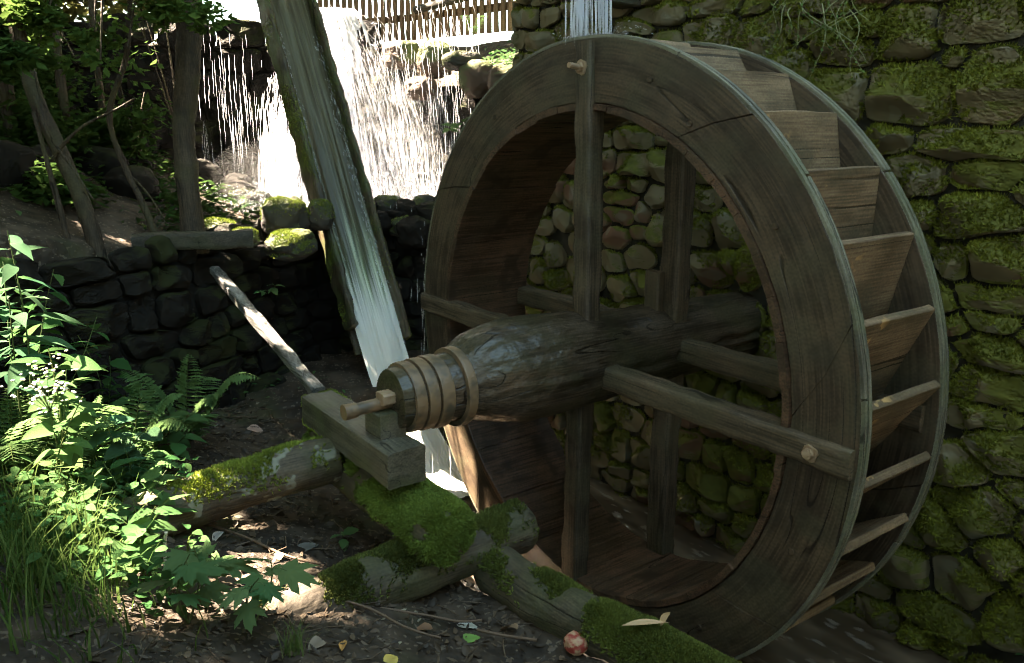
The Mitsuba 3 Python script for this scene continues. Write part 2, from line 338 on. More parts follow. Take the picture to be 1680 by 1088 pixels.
def ground_z(x, y, detail=True):
    x, y = np.asarray(x, float), np.asarray(y, float)
    p3 = np.stack([x, y, 0 * x], -1)
    bank = -0.78 + 0.30 * np.clip(-y - 1.0, 0, 2.6) + 0.04 * np.clip(-x - 2, 0, 1)
    if detail:
        bank = bank + 0.05 * (meshkit.fbm(p3 * 3.0, 3, 3) - 0.5) + 0.035 * (meshkit.fbm(p3 * 14.0, 3, 4) - 0.5)
    edge = np.where(x < 0.35, -0.78, -0.78 + 0.15 * (x - 0.35)) + 0.05 * (meshkit.noise(p3 * 4, 9) - 0.5)
    pit_in = sstep(-0.03, 0.06, y - edge) * sstep(-2.35, -2.15, x)
    z = bank * (1 - pit_in) + (-1.75) * pit_in
    dw = line_distance(x, y, WALL_LINE)
    terr = 0.34 + 0.05 * (meshkit.fbm(p3 * 4, 3, 6) - 0.5) + 0.42 * np.clip(-(x * RH[0] + y * RH[1]) - 2.6, 0, 6)
    up = sstep(0.10, 0.24, dw)
    up = np.where((y > 1.45) & (x > -2.3), 0, up)
    z = z * (1 - up) + terr * up
    dc = line_distance(x, y, CLIFF_LINE)
    top = 1.93 + 0.05 * (meshkit.fbm(p3 * 3, 3, 8) - 0.5)
    c = sstep(0.06, 0.22, dc) * (dw > 0)
    top = top - 0.34 * sstep(-4.75, -4.2, x) * sstep(0.9, 0.1, dc)
    z = np.where(c > 0, np.maximum(z, z * (1 - c) + top * c), z)
    b = sstep(1.34, 1.46, y) * (x > -2.3)
    z = z * (1 - b) + (1.95 + 0.4 * sstep(-1.5, 0.5, x)) * b
    far = np.hypot(x + 1, y)
    return z + 0.06 * np.clip(far - 14, 0, 60)
def dense(a, b, step, out):
    m = np.arange(a, b + 1e-9, step); g = np.geomspace(0.08, out, 22)
    return np.r_[(a - g)[::-1], m, b + g]
gx, gy = dense(-6.6, 2.6, 0.045, 90.0), dense(-3.6, 3.2, 0.045, 90.0)
X, Y = np.meshgrid(gx, gy, indexing='ij')
Z = ground_z(X, Y)
nx, ny = len(gx), len(gy)
i, j = np.meshgrid(np.arange(nx - 1), np.arange(ny - 1), indexing='ij')
q = np.stack([i * ny + j, (i + 1) * ny + j, (i + 1) * ny + j + 1, i * ny + j + 1], -1).reshape(-1, 4)
kind(obj('ground', (np.stack([X, Y, Z], -1).reshape(-1, 3), q), 'm_soil', smooth=True), 'structure')

# stream in the pit
def ripple_sheet(x0, x1, y0, y1, z, step=0.03):
    xs, ys = np.arange(x0, x1, step), np.arange(y0, y1, step)
    X, Y = np.meshgrid(xs, ys, indexing='ij'); p = np.stack([X * 2.2, Y * 5, 0 * X], -1)
    Zz = z + 0.045 * (meshkit.fbm(p, 3, 2) - 0.5)
    m, n = len(xs), len(ys); i, j = np.meshgrid(np.arange(m - 1), np.arange(n - 1), indexing='ij')
    q = np.stack([i * n + j, (i + 1) * n + j, (i + 1) * n + j + 1, i * n + j + 1], -1).reshape(-1, 4)
    return np.stack([X, Y, Zz], -1).reshape(-1, 3), q
kind(obj('stream', ripple_sheet(-2.3, 5.0, -0.95, 1.4, -1.40), 'm_stream', smooth=True), 'structure')

# ------------------------------------------------------------------ stone walls
def path_frame(path):
    path = np.asarray(path, float); seg = np.diff(path, axis=0); L = np.linalg.norm(seg, axis=1); S = np.r_[0, np.cumsum(L)]
    def at(s):
        k = np.clip(np.searchsorted(S, s, side='right') - 1, 0, len(L) - 1)
        t = (s - S[k]) / L[k]
        pos = path[k] + seg[k] * t[..., None]
        nrm = np.stack([seg[k][..., 1], -seg[k][..., 0]], -1) / L[k][..., None]
        return pos, nrm
    return at, S[-1]
def rubble_seeds(s0, s1, z0, z1, hmin, hmax, wmin, wmax, r, given=()):
    seeds = list(given); z = z0
    while z < z1:
        h = r.uniform(hmin, hmax); s = s0 - r.uniform(0, wmax)
        while s < s1:
            w = r.uniform(wmin, wmax); hh = h * r.uniform(0.7, 1.15)
            c = (s + w / 2, z + h / 2 + r.uniform(-0.03, 0.03))
            if all(abs(c[0] - g[0]) > 0.5 * g[2] + 0.05 or abs(c[1] - g[1]) > 0.5 * g[3] + 0.04 for g in given):
                seeds.append((c[0], c[1], w, hh))
            s += w
        z += h
    return seeds
def stone_wall(key, path, seeds, bsdf, depth, r, out=1.0, keep=None, tilt=0.0, gap=0.006, rugged=1.0):
    at, total = path_frame(path)
    S = np.array(seeds)
    nt, rad = 30, np.array([0.18, 0.4, 0.6, 0.76, 0.88, 0.96, 1.0, 1.0])
    meshes = []
    for i, (cs, cz, w, h) in enumerate(S):
        if keep and not keep(cs, cz): continue
        near = (np.abs(S[:, 0] - cs) < 1.0) & (np.abs(S[:, 1] - cz) < 0.8); N = S[near]
        th = np.arange(nt) * 2 * np.pi / nt + r.uniform(0, 0.2)
        dirs = np.stack([np.cos(th) * w, np.sin(th) * h], -1)
        ts = np.linspace(0.05, 0.95, 46)
        pts = np.array([cs, cz]) + dirs[:, None] * ts[None, :, None]
        wob = 0.02 * (meshkit.noise(np.concatenate([pts * 9, 0 * pts[..., :1]], -1), 3) - 0.5)
        met = (np.abs((pts[..., None, 0] + wob[..., None] - N[:, 0]) / N[:, 2]) ** 2.6 + np.abs((pts[..., None, 1] - wob[..., None] - N[:, 1]) / N[:, 3]) ** 2.6)
        own = np.abs((pts[..., 0] + wob - cs) / w) ** 2.6 + np.abs((pts[..., 1] - wob - cz) / h) ** 2.6
        ok = own <= met.min(-1) + 1e-9
        first = np.where(ok.all(1), len(ts) - 1, np.argmin(ok, axis=1))
        R = ts[np.maximum(first - 1, 0)]
        R = np.minimum(R, 0.72)
        R = 0.6 * R + 0.2 * (np.roll(R, 1) + np.roll(R, -1))
        R = R * (1 - 0.16 * np.clip(meshkit.fbm(np.column_stack([np.cos(th) * 1.7 + i, np.sin(th) * 1.7, th * 0]), 3, i % 40) - 0.42, 0, 1))
        edge = dirs * R[:, None]
        edge -= edge / (np.linalg.norm(edge, axis=1, keepdims=True) + 1e-9) * gap
        dpt = depth * r.uniform(0.45, 1.15) * min(1, 0.5 + 1.4 * min(w, h))
        pu, pw = r.uniform(3.5, 8.0), r.uniform(1.5, 2.3)
        prof = (1 - np.minimum(rad, 1) ** pu) ** (1 / pw); prof[-1] = -0.6
        lean = r.normal(size=2) * 0.16
        uvp = edge[None] * rad[:, None, None]
        wv = dpt * prof[:, None] + (uvp @ lean) * (prof > 0)[:, None]
        uvp = np.vstack([np.zeros((1, 2)), uvp.reshape(-1, 2)]); wv = np.r_[dpt, wv.ravel()]
        s = cs + uvp[:, 0]; z = cz + uvp[:, 1]
        pos, nrm = at(np.clip(s, 0, total - 1e-6))
        for _ in range(r.integers(3, 8)):
            az_ = r.uniform(0, 2 * np.pi); sl = r.uniform(0.1, 1.2)
            cut = dpt * r.uniform(0.62, 1.02) - sl * (uvp[:, 0] * math.cos(az_) + uvp[:, 1] * math.sin(az_)) + sl * 0.10 * min(w, h)
            wv = np.where(wv > 0, np.maximum(np.minimum(wv, cut), 0.0005), wv)
        q3 = np.stack([s, z, wv], -1)
        d = meshkit.fbm(q3 * 6 + i * 1.7, 4, i % 50) - 0.5
        d2 = np.abs(meshkit.noise(q3 * 11 + i * 0.9, i % 37) - 0.5)
        wv = wv + rugged * (d * 0.085 - d2 * 0.03) * min(1.0, dpt / 0.06) * (wv > -0.001)
        v = np.column_stack([pos + nrm * (wv * out)[:, None], z - 0.0])
        v[:, 2] += d * 0.02
        if tilt: v[:, :2] -= nrm * (tilt * (z - S[:, 1].min()))[:, None]
        k = len(rad); j = np.arange(nt)
        f = [np.stack([j * 0, 1 + j, 1 + (j + 1) % nt], 1)]
        for a in range(k - 1):
            p, qn = 1 + a * nt, 1 + (a + 1) * nt
            f += [np.stack([p + j, qn + j, qn + (j + 1) % nt], 1), np.stack([p + j, qn + (j + 1) % nt, p + (j + 1) % nt], 1)]
        f = np.vstack(f)
        if out < 0: f = f[:, ::-1]
        meshes.append((v, f))
        obj('stone', (v, f), bsdf, key, smooth=50)
    return meshes
def wall_core(key, path, z0, z1, back, bsdf, out=1.0, tilt=0.0, lean0=None, step=0.08):
    at, total = path_frame(path)
    s = np.arange(0, total, step); z = np.arange(z0, z1, step)
    Sg, Zg = np.meshgrid(s, z, indexing='ij'); pos, nrm = at(Sg.ravel())
    w = -0.035 + 0.05 * (meshkit.fbm(np.stack([Sg, Zg, 0 * Sg], -1).reshape(-1, 3) * 7, 3, 1) - 0.5)
    front = np.column_stack([pos + nrm * (w * out)[:, None], Zg.ravel()])
    rear = np.column_stack([pos - nrm * back * out, Zg.ravel()])
    if tilt:
        sh = nrm * (tilt * (Zg.ravel() - lean0))[:, None]; front[:, :2] -= sh; rear[:, :2] -= sh
    n, m = len(z), len(s)
    i, j = np.meshgrid(np.arange(m - 1), np.arange(n - 1), indexing='ij')
    q = np.stack([i * n + j, (i + 1) * n + j, (i + 1) * n + j + 1, i * n + j + 1], -1).reshape(-1, 4)
    o = len(front); top = np.stack([i[:, -1] * n + n - 1, (i[:, -1] + 1) * n + n - 1, (i[:, -1] + 1) * n + n - 1 + o, i[:, -1] * n + n - 1 + o], -1)
    jj = np.arange(n - 1)
    e0 = np.stack([jj, jj + 1, jj + 1 + o, jj + o], -1); e1 = e0 + (m - 1) * n
    obj('core', (np.vstack([front, rear]), np.vstack([q, q[:, ::-1] + o, top, e0, e1[:, ::-1]])), bsdf, key, smooth=False)

# the tall mossy wall behind the wheel, x from -2.1 rightwards; listed stones follow the wall as it stands
WS = [(-0.7,1.77,.5,.14),(-.92,1.71,.32,.12),(-.33,1.61,.4,.2),(0,1.56,.4,.25),(-.34,1.76,.44,.1),(.36,1.69,.41,.1),(.64,1.57,.14,.14),(.83,1.52,.27,.26),(1.14,1.54,.38,.18),(.52,1.5,.3,.21),(.5,1.26,.3,.26),(.88,1.25,.43,.29),(1.22,1.28,.27,.32),(1.05,1.4,.12,.1),(.8,1.06,.23,.13),(1.16,1.03,.45,.16),(.96,.9,.27,.19),(1.24,.92,.3,.15),(1.42,.85,.1,.12),(1.0,.72,.13,.12),(1.24,.73,.38,.2),(1.36,.55,.24,.25),(1.16,.51,.16,.15),(1.34,.38,.32,.13),(1.14,.34,.12,.14),(1.38,.28,.26,.08),(1.2,.24,.13,.1),(1.38,.15,.29,.16),(1.38,-.01,.33,.17),(1.36,-.15,.3,.14),(1.48,-.28,.27,.19),(1.31,-.43,.24,.2),(1.42,-.6,.33,.24),(1.25,-.75,.24,.22),(1.56,-.76,.22,.2),(1.41,-.97,.29,.22),(1.12,-1.02,.27,.22),(1.3,-1.2,.34,.19),(1.62,-1.05,.24,.23),
      (-.89,1.04,.38,.14),(-1.16,1.02,.13,.12),(-.65,1.04,.13,.11),(-.88,.88,.32,.17),(-.65,.88,.17,.2),(-1.15,.9,.17,.2),(-1.05,.76,.2,.09),(-.86,.76,.19,.1),(-.67,.69,.2,.17),(-1.0,.66,.26,.11),(-1.0,.55,.26,.13),(-.79,.58,.16,.14),(-1.16,.49,.16,.12),(-1.02,.4,.22,.17),(-.82,.46,.16,.1),(-.63,.51,.18,.19),(-.83,.29,.26,.15),(-1.04,.24,.2,.14),(-.95,.06,.24,.17),(-.74,.13,.24,.15),(-.8,-.03,.22,.1),(-.23,.3,.3,.18),(-.29,.7,.2,.14),(-.31,.52,.22,.18),(-.1,.53,.22,.21),(-.06,.36,.14,.14),(-.3,.86,.16,.12),(.06,.34,.15,.2),(-1.7,.19,.2,.17),(-1.57,.48,.18,.16),(-1.66,.02,.29,.17),(-1.5,.63,.15,.17),(-1.4,.32,.18,.15)]
stw = thing('stone_wall', 'tall rubble stone wall covered in green moss behind the wooden wheel', 'stone wall')
WX0 = -2.15
wr = np.random.default_rng(21)
path_w = [(WX0, 1.2), (3.4, 1.2)]
seeds = rubble_seeds(0, 5.6, -1.62, 2.35, 0.13, 0.21, 0.15, 0.36, wr, [(x - WX0, z, w, h) for x, z, w, h in WS])
wall_meshes = stone_wall(stw, path_w, seeds, 'm_wall_stone', 0.10, wr, gap=0.012, keep=lambda s, z: s < 4.3 and (z > -1.6))
wall_core(stw, [(WX0, 1.2), (6.5, 1.2)], -1.8, 2.5, 0.35, 'm_joint')
wv, wf = merge(wall_meshes)
def wall_moss_mask(c, n):
    right = np.clip((c[:, 0] + 0.6) / 0.95, 0, 1)
    m = meshkit.fbm(c * 3.1, 3, 0) + 0.30 * n[:, 2] - 0.10 + 0.18 * right
    return np.clip((m - 0.53) / 0.10, 0, 1) * (n[:, 1] < 0.2)
p, n = sample_faces(wv, wf, 75000, wall_moss_mask, wr)
kind(put_color('moss', tufts(p, n, 0.023, 0.0085, (0.048, 0.056, 0.009), (0.225, 0.245, 0.034), wr), 'm_moss', stw), 'stuff')

# dark wet retaining wall on the left, under the terrace
rw = thing('retaining_wall', 'low dark retaining wall of wet rounded stones under the tree, left of the steep water chute', 'stone wall')
rr_ = np.random.default_rng(5)
at_r, tot_r = path_frame(WALL_LINE)
given_r = []
seeds = rubble_seeds(0, tot_r, -0.85, 0.36, 0.11, 0.22, 0.17, 0.46, rr_)
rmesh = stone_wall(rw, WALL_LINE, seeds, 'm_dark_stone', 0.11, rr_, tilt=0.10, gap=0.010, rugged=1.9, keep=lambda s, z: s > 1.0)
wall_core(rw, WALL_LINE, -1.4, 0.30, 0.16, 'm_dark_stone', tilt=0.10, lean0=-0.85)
# dark weir wall that the water falls over
ww = thing('weir_wall', 'dark dripping stone weir wall behind the falling water', 'stone wall')
cr = np.random.default_rng(6)
at_c, tot_c = path_frame(CLIFF_LINE)
seeds = rubble_seeds(0, tot_c, 0.15, 1.95, 0.17, 0.3, 0.22, 0.5, cr)
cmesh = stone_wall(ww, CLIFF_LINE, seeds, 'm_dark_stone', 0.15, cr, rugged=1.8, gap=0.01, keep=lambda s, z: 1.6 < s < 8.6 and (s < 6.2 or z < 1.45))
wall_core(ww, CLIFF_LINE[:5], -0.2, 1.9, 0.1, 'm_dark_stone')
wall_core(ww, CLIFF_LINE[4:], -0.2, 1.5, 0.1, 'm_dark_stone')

# ------------------------------------------------------------------ the water wheel
R1, R0, RS = 1.5, 1.222, 1.185
WIDTH = 0.585
wheel = thing('waterwheel', 'large dark wooden water wheel with slanted bucket boards and a thick log axle', 'water wheel')
JOINTS = [(150, 140), (50.6, 61.3), (18, 3), (-33, -42), (-78, -70), (-128, -136), (-168, -160)]   # outer end, inner end of each felloe joint
JOINTS = sorted(JOINTS, key=lambda a: -a[0])
def joint(o, i): return lambda r: i + (o - i) * (r - R0) / (R1 - R0)
def shroud(y0, y1, name, jo, label):
    sh = f'{wheel}__{name}'
    b = 0.004
    lay = [(y0, (y0 + y1) / 2 - 0.0025, 0), ((y0 + y1) / 2 + 0.0025, y1, 11)]
    for (a, c, off) in lay:
        for k in range(len(jo)):
            o0, i0 = jo[k]; o1, i1 = jo[(k + 1) % len(jo)]
            if o1 > o0: o1 -= 360; i1 -= 360
            sec = [(R0, a + b), (R0 + b, a), ((R0 + R1) / 2, a), (R1 - b, a), (R1, a + b), (R1, c - b), (R1 - b, c), ((R0 + R1) / 2, c), (R0 + b, c), (R0, c - b)]
            g = 0.17
            off_r = rng.uniform(-0.004, 0.003); sec = [(q + off_r * (q - R0) / (R1 - R0), y) for q, y in sec]
            obj('felloe', arc_sweep(sec, lambda r, o0=o0, i0=i0: joint(o0 - off - g, i0 - off - g)(r), lambda r, o1=o1, i1=i1: joint(o1 - off + g, i1 - off + g)(r), 26, rough=0.004, seed=k + off), 'm_shroud', sh, smooth=40)
shroud(0.0, 0.052, 'front_shroud', JOINTS, None)
shroud(WIDTH - 0.05, WIDTH, 'back_shroud', [(a + 23, b + 23) for a, b in JOINTS], None)
# rim hoops: two thin strips on the edge of each shroud
for y in (0.002, 0.029, WIDTH - 0.048, WIDTH - 0.022):
    w = 0.0215
    sec = [(R1 - 0.002, y), (R1 + 0.004, y - 0.001), (R1 + 0.012, y + 0.001), (R1 + 0.0135, y + w / 2), (R1 + 0.012, y + w - 0.001), (R1 + 0.004, y + w + 0.001), (R1 - 0.002, y + w)]
    for k in range(6):
        obj('rim_strip', arc_sweep(sec, 60 * k + 8 + 31 * (y > 0.02), 60 * k + 67.6 + 31 * (y > 0.02), 24, rough=0.0022, seed=k), 'm_rim', wheel, smooth=40)
# sole boards closing the inside of the wheel
NS = 44
for k in range(NS):
    a0, a1 = 360 / NS * k + 0.05, 360 / NS * (k + 1) - 0.05
    dr_ = rng.uniform(-0.004, 0.004); ya, yb = -0.012 + rng.uniform(-0.006, 0.008), WIDTH - 0.004 + rng.uniform(-0.01, 0.006)
    sec = [(RS + dr_ + 0.003, ya)] + [(RS + dr_, ya + (yb - ya) * t) for t in (0.01, 0.33, 0.66, 0.99)] + [(R0 - 0.003, yb), (R0 - 0.0015, (ya + yb) / 2), (R0 - 0.003, ya)]
    obj('sole_board', arc_sweep(sec, a0, a1, 3, rough=0.0025, seed=k), 'm_sole', wheel, smooth=30)
# buckets
NB = 32
for k in range(NB):
    th = math.radians(17.7 + 360 / NB * k); ti = th - math.radians(17.0)
    po = np.array([math.cos(th), 0, math.sin(th)]) * (R1 - 0.004); pi_ = np.array([math.cos(ti), 0, math.sin(ti)]) * (R0 + 0.012)
    d = unit(po - pi_); L = np.linalg.norm(po - pi_); nrm = np.array([d[2], 0, -d[0]])
    mid = (po + pi_) / 2 - nrm * 0.014 * 0
    y0, y1 = 0.055, WIDTH - 0.053
    m = timber(mid + np.array([0, y0, 0]), mid + np.array([0, y1, 0]), L, 0.034, up=nrm, seg=12, bev=0.004, rough=0.0028, seed=k, nw=6, end_rough=0.001)
    bk = obj('bucket_board', m, 'm_bucket', wheel, smooth=35)
# arms
def arm(p0, p1, w, h, up, mat, seed, ax):
    return obj('arm', timber(p0, p1, w, h, up=up, seg=30, bev=0.010, rough=0.006, seed=seed, nw=5), mat, wheel, smooth=35)
FY, BY = 0.018, WIDTH - 0.028
arm((0.045, FY, 0.10), (0.020, FY, 1.485), 0.112, 0.095, (0, 1, 0), 'm_arm_z', 1, 'z')
arm((0.010, FY, -0.10), (-0.015, FY, -1.485), 0.115, 0.095, (0, 1, 0), 'm_arm_z', 2, 'z')
arm((0.15, FY, -0.035), (1.488, FY, -0.034), 0.112, 0.098, (0, 1, 0), 'm_arm_x', 3, 'x')
arm((-0.15, FY, 0.030), (-1.50, FY, 0.040), 0.108, 0.095, (0, 1, 0), 'm_arm_x', 4, 'x')
arm((0.10, BY, 0.10), (0.115, BY, 1.45), 0.13, 0.10, (0, 1, 0), 'm_arm_z', 5, 'z')
arm((0.095, BY, -0.10), (0.090, BY, -1.45), 0.13, 0.10, (0, 1, 0), 'm_arm_z', 6, 'z')
arm((0.15, BY, 0.005), (1.45, BY, 0.01), 0.11, 0.10, (0, 1, 0), 'm_arm_x', 7, 'x')
arm((-0.15, BY, 0.06), (-1.45, BY, 0.065), 0.11, 0.10, (0, 1, 0), 'm_arm_x', 8, 'x')
obj('wedge', timber((0.035, BY - 0.075, 0.12), (0.035, BY - 0.075, 0.40), 0.10, 0.05, up=(0, 1, 0), seg=8, seed=21), 'm_arm_z', wheel, smooth=35)
# bolts
for (x, z, L) in ((1.333, -0.035, 0.03), (0.024, 1.372, 0.075)):
    y = FY - 0.049
    v, f = timber((x, y - 0.006, z), (x, y + 0.002, z), 0.06, 0.06, up=(0.35, 0, 0.94), seg=2, bev=0.012, rough=0.002, seed=3, nw=2)
    bo = obj('bolt', merge([(v, f), tube([(x, y - L, z + 0.008), (x, y, z)], [0.013, 0.013], 10), tube([(x, y - 0.022, z + 0.003), (x, y - 0.005, z)], [0.022, 0.022], 6)]), 'm_rust', wheel, smooth=35)
for (a, r) in ((72, 1.37), (60, 1.30), (35, 1.33), (121, 1.36), (133, 1.30), (-20, 1.36), (-50, 1.34)):
    a = math.radians(a); c = np.array([r * math.cos(a), -0.001, r * math.sin(a)])
    obj('peg', tube([c + [0, -0.006, 0], c + [0, 0.01, 0]], [0.013, 0.013], 9), 'm_shroud', wheel, smooth=35)
# axle
ys = np.array([-1.035, -1.03, -0.98, -0.86, -0.74, -0.68, -0.62, -0.54, -0.42, -0.25, -0.1, 0.1, 0.3, 0.45, 0.6, 0.8, 1.0, 1.25])
rs = np.array([0.105, 0.128, 0.135, 0.142, 0.152, 0.172, 0.198, 0.220, 0.240, 0.248, 0.242, 0.225, 0.215, 0.215, 0.21, 0.205, 0.20, 0.20])
zz = np.interp(ys, [-1.035, -0.74, -0.55, 0.1, 1.25], [0.0, 0.005, 0.025, 0.0, 0.0])
yy = np.linspace(-1.035, 1.25, 120); yy[1] = -1.03
from scipy.interpolate import PchipInterpolator
axle = tube(np.column_stack([0 * yy, yy, PchipInterpolator(ys, zz)(yy)]), PchipInterpolator(ys, rs)(yy), 72, rough=0.013, freq=7, seed=4)
av = axle[0]
ang = np.arctan2(av[:, 2], av[:, 0]); rad_ = np.hypot(av[:, 0], av[:, 2])
crk = meshkit.fbm(np.column_stack([np.cos(ang) * 7, av[:, 1] * 2.2, np.sin(ang) * 7]), 4, 11)
dd = -0.012 * np.clip((crk - 0.56) / 0.1, 0, 1) * (av[:, 1] > -0.72) * (rad_ > 0.05)
dd -= 0.02 * np.clip((np.abs(av[:, 1] - 0.85) < 0.35) * (crk - 0.5) * 6, 0, 1)
av[:, 0] += dd * np.cos(ang); av[:, 2] += dd * np.sin(ang)
ax = obj('axle', axle, 'm_shaft', wheel, smooth=45)
for k, (y0, y1, r) in enumerate(((-0.985, -0.935, 0.147), (-0.925, -0.875, 0.151), (-0.865, -0.805, 0.155), (-0.745, -0.700, 0.172))):
    sec = [(r - 0.02, y0), (r + 0.0035, y0), (r + 0.006, y0 + 0.006), (r + 0.006, y1 - 0.006), (r + 0.0035, y1), (r - 0.02, y1)]
    obj('iron_band', arc_sweep(sec, 0, 360, 60, rough=0.0025, seed=k, closed=True), 'm_iron_band', ax, smooth=40)
obj('peg', timber((0.02, -1.09, 0.02), (0.02, -1.02, 0.02), 0.07, 0.05, seg=3, seed=5), 'm_rust', ax, smooth=35)
obj('gudgeon_pin', merge([tube([(0, -1.235, -0.012), (0, -1.02, -0.006)], [0.027, 0.027], 18, rough=0.002), tube([(0, -1.245, -0.012), (0, -1.19, -0.012)], [0.034, 0.033], 18, rough=0.002)]), 'm_iron_band', ax, smooth=40)

# ------------------------------------------------------------------ bearing timbers and logs in front of the wheel
def mossy(parent, mesh, count, mask, length=0.016, width=0.006, c0=MOSS0, c1=MOSS1, blades=3):
    p, n = sample_faces(mesh[0], mesh[1], count, mask)
    kind(put_color('moss', tufts(p, n, length, width, c0, c1, blades=blades), 'm_moss', parent), 'stuff')
sad = thing('bearing_beam', 'squared grey beam carrying the axle pin, mossy at its far end', 'beam')
sm = timber((-0.70, -1.07, -0.225), (0.20, -1.07, -0.225), 0.172, 0.155, seg=40, bev=0.008, rough=0.006, seed=31, nw=8)
obj('timber', sm, 'm_beam', sad, smooth=35)
mossy(sad, sm, 9000, lambda c, n: np.clip((-0.50 - c[:, 0]) / 0.06, 0, 1) * (0.7 * (n[:, 1] < -0.3) + (n[:, 2] > 0.3)) + 0.75 * (n[:, 0] > 0.5) * (meshkit.noise(c * 22, 2) > 0.38) + 0.10 * (n[:, 1] < -0.5) * (c[:, 2] < -0.25))
bb = thing('bearing_block', 'small grey wooden block under the axle pin on top of the squared beam', 'block')
obj('timber', timber((-0.075, -1.055, -0.092), (0.065, -1.055, -0.092), 0.12, 0.11, seg=8, bev=0.006, rough=0.003, seed=41), 'm_beam', bb, smooth=35)
ml = thing('mossy_log', 'thick moss covered log lying under the squared beam, end facing the camera', 'log')
mm = tube(resample([(-0.72, -1.03, -0.43), (-0.3, -1.02, -0.46), (0.1, -1.0, -0.475), (0.39, -0.985, -0.495)], 46), np.r_[np.full(40, 0.128), 0.130, 0.132, 0.132, 0.130, 0.124, 0.108], 30, rough=0.016, freq=9, seed=8)
obj('trunk', mm, 'm_log_x', ml, smooth=45)
mossy(ml, mm, 34000, lambda c, n: np.clip(0.25 + 0.9 * n[:, 2] + 1.2 * np.clip(c[:, 0] - 0.15, 0, 0.3), 0, 1) * np.clip((meshkit.fbm(c * 9, 3, 2) - 0.41 + 0.14 * sstep(-0.25, 0.15, c[:, 0])) * 7, 0, 1), 0.020, 0.0095, (0.040, 0.050, 0.012), (0.26, 0.37, 0.070))
ll = thing('lichen_log', 'grey log with pale lichen and moss patches running left from the squared beam', 'log')
lm = tube(resample([(-0.39, -1.14, -0.375), (-0.40, -1.5, -0.395), (-0.42, -1.9, -0.44), (-0.44, -2.25, -0.50)], 50), 0.108, 26, rough=0.020, freq=8, seed=9)
obj('trunk', lm, 'm_log_y', ll, smooth=45)
mossy(ll, lm, 2600, lambda c, n: np.clip(n[:, 2] + 0.2, 0, 1) * np.clip((meshkit.fbm(c * 6, 3, 7) - 0.56) * 9, 0, 1), 0.018, 0.008)
cl = thing('cross_log', 'mossy log lying crosswise under the thick mossy log, its near end sunk in soil', 'log')
cm = tube(resample([(0.245, -0.50, -0.635), (0.245, -0.85, -0.645), (0.25, -1.3, -0.665), (0.27, -1.75, -0.70)], 50), np.r_[0.10, 0.118, 0.122, np.full(47, 0.118)], 26, rough=0.016, freq=9, seed=12)
obj('trunk', cm, 'm_log_y', cl, smooth=45)
mossy(cl, cm, 9000, lambda c, n: np.clip(0.75 * n[:, 2], 0, 1) * np.clip((meshkit.fbm(c * 7, 3, 4) - 0.46) * 6, 0, 1), 0.017, 0.008, (0.035, 0.045, 0.012), (0.17, 0.20, 0.05))
el = thing('edge_log', 'long mossy log lying along the edge of the wheel pit', 'log')
em = tube(resample([(0.30, -0.745, -0.735), (0.7, -0.70, -0.735), (1.25, -0.60, -0.735), (1.75, -0.53, -0.74)], 60), np.r_[0.085, 0.10, np.full(58, 0.108)], 26, rough=0.018, freq=8, seed=15)
obj('trunk', em, 'm_log_x', el, smooth=45)
mossy(el, em, 20000, lambda c, n: np.clip(0.05 + 0.9 * n[:, 2] + 0.5 * (c[:, 0] - 1.0), 0, 1) * np.clip((meshkit.fbm(c * 6, 3, 5) - 0.43 + 0.12 * (c[:, 0] > 0.95)) * 6, 0, 1), 0.017, 0.008, (0.035, 0.045, 0.012), (0.20, 0.24, 0.05))
br = thing('sloping_plank', 'narrow wet timber sloping down from the retaining wall to the squared beam', 'beam')
pl = [timber((-2.36, -1.05, 0.225), (-0.74, -1.05, -0.165), 0.068, 0.055, seg=40, bev=0.008, rough=0.0045, seed=51, nw=5)]
obj('timber', pl[0], 'm_plank', br, smooth=35)
dt = thing('edging_timber', 'dark squared timber lying on the terrace edge at the foot of the tree', 'beam')
obj('timber', timber(np.r_[AD(-2.42, 5.10), 0.40], np.r_[AD(-1.72, 5.32), 0.40], 0.12, 0.11, seg=24, bev=0.010, rough=0.010, seed=61), 'm_dark_timber', dt, smooth=35)

# ------------------------------------------------------------------ the steep chute (flume) and its water
fl = thing('water_chute', 'steep mossy wooden chute carrying water down to the wheel', 'flume')
tdir = unit((1.32, 0, -2.32)); nrm = np.array([-tdir[2], 0, tdir[0]])
ctop = np.array([-4.09, 0.25, 2.16]) - tdir * 0.9
def chute(s, y, w=0.0): return ctop + tdir * s + np.array([0, y - 0.25, 0]) + nrm * w
SL = 0.9 + 3.02
obj('floor_board', timber(chute(0, 0.21, -0.05), chute(SL + 0.1, 0.21, -0.05), 0.42, 0.04, up=nrm, seg=50, bev=0.006, rough=0.006, seed=71, nw=6), 'm_flume', fl, smooth=35)
lb = timber(chute(0, 0.0, 0.02), chute(SL - 0.1, 0.0, 0.02), 0.055, 0.20, up=nrm, seg=70, bev=0.016, rough=0.016, seed=72, nw=6)
obj('side_board', lb, 'm_flume', fl, smooth=35)
rb = timber(chute(0, 0.43, 0.015), chute(SL + 0.05, 0.43, 0.015), 0.05, 0.15, up=nrm, seg=70, bev=0.016, rough=0.013, seed=73, nw=6)
obj('side_board', rb, 'm_flume', fl, smooth=35)
mossy(fl, merge([lb, rb]), 9000, lambda c, n: np.clip((meshkit.fbm(c * 3.3, 3, 7) - 0.45) * 6, 0, 1) * (0.25 + (c[:, 1] < 0.2)), 0.015, 0.006)
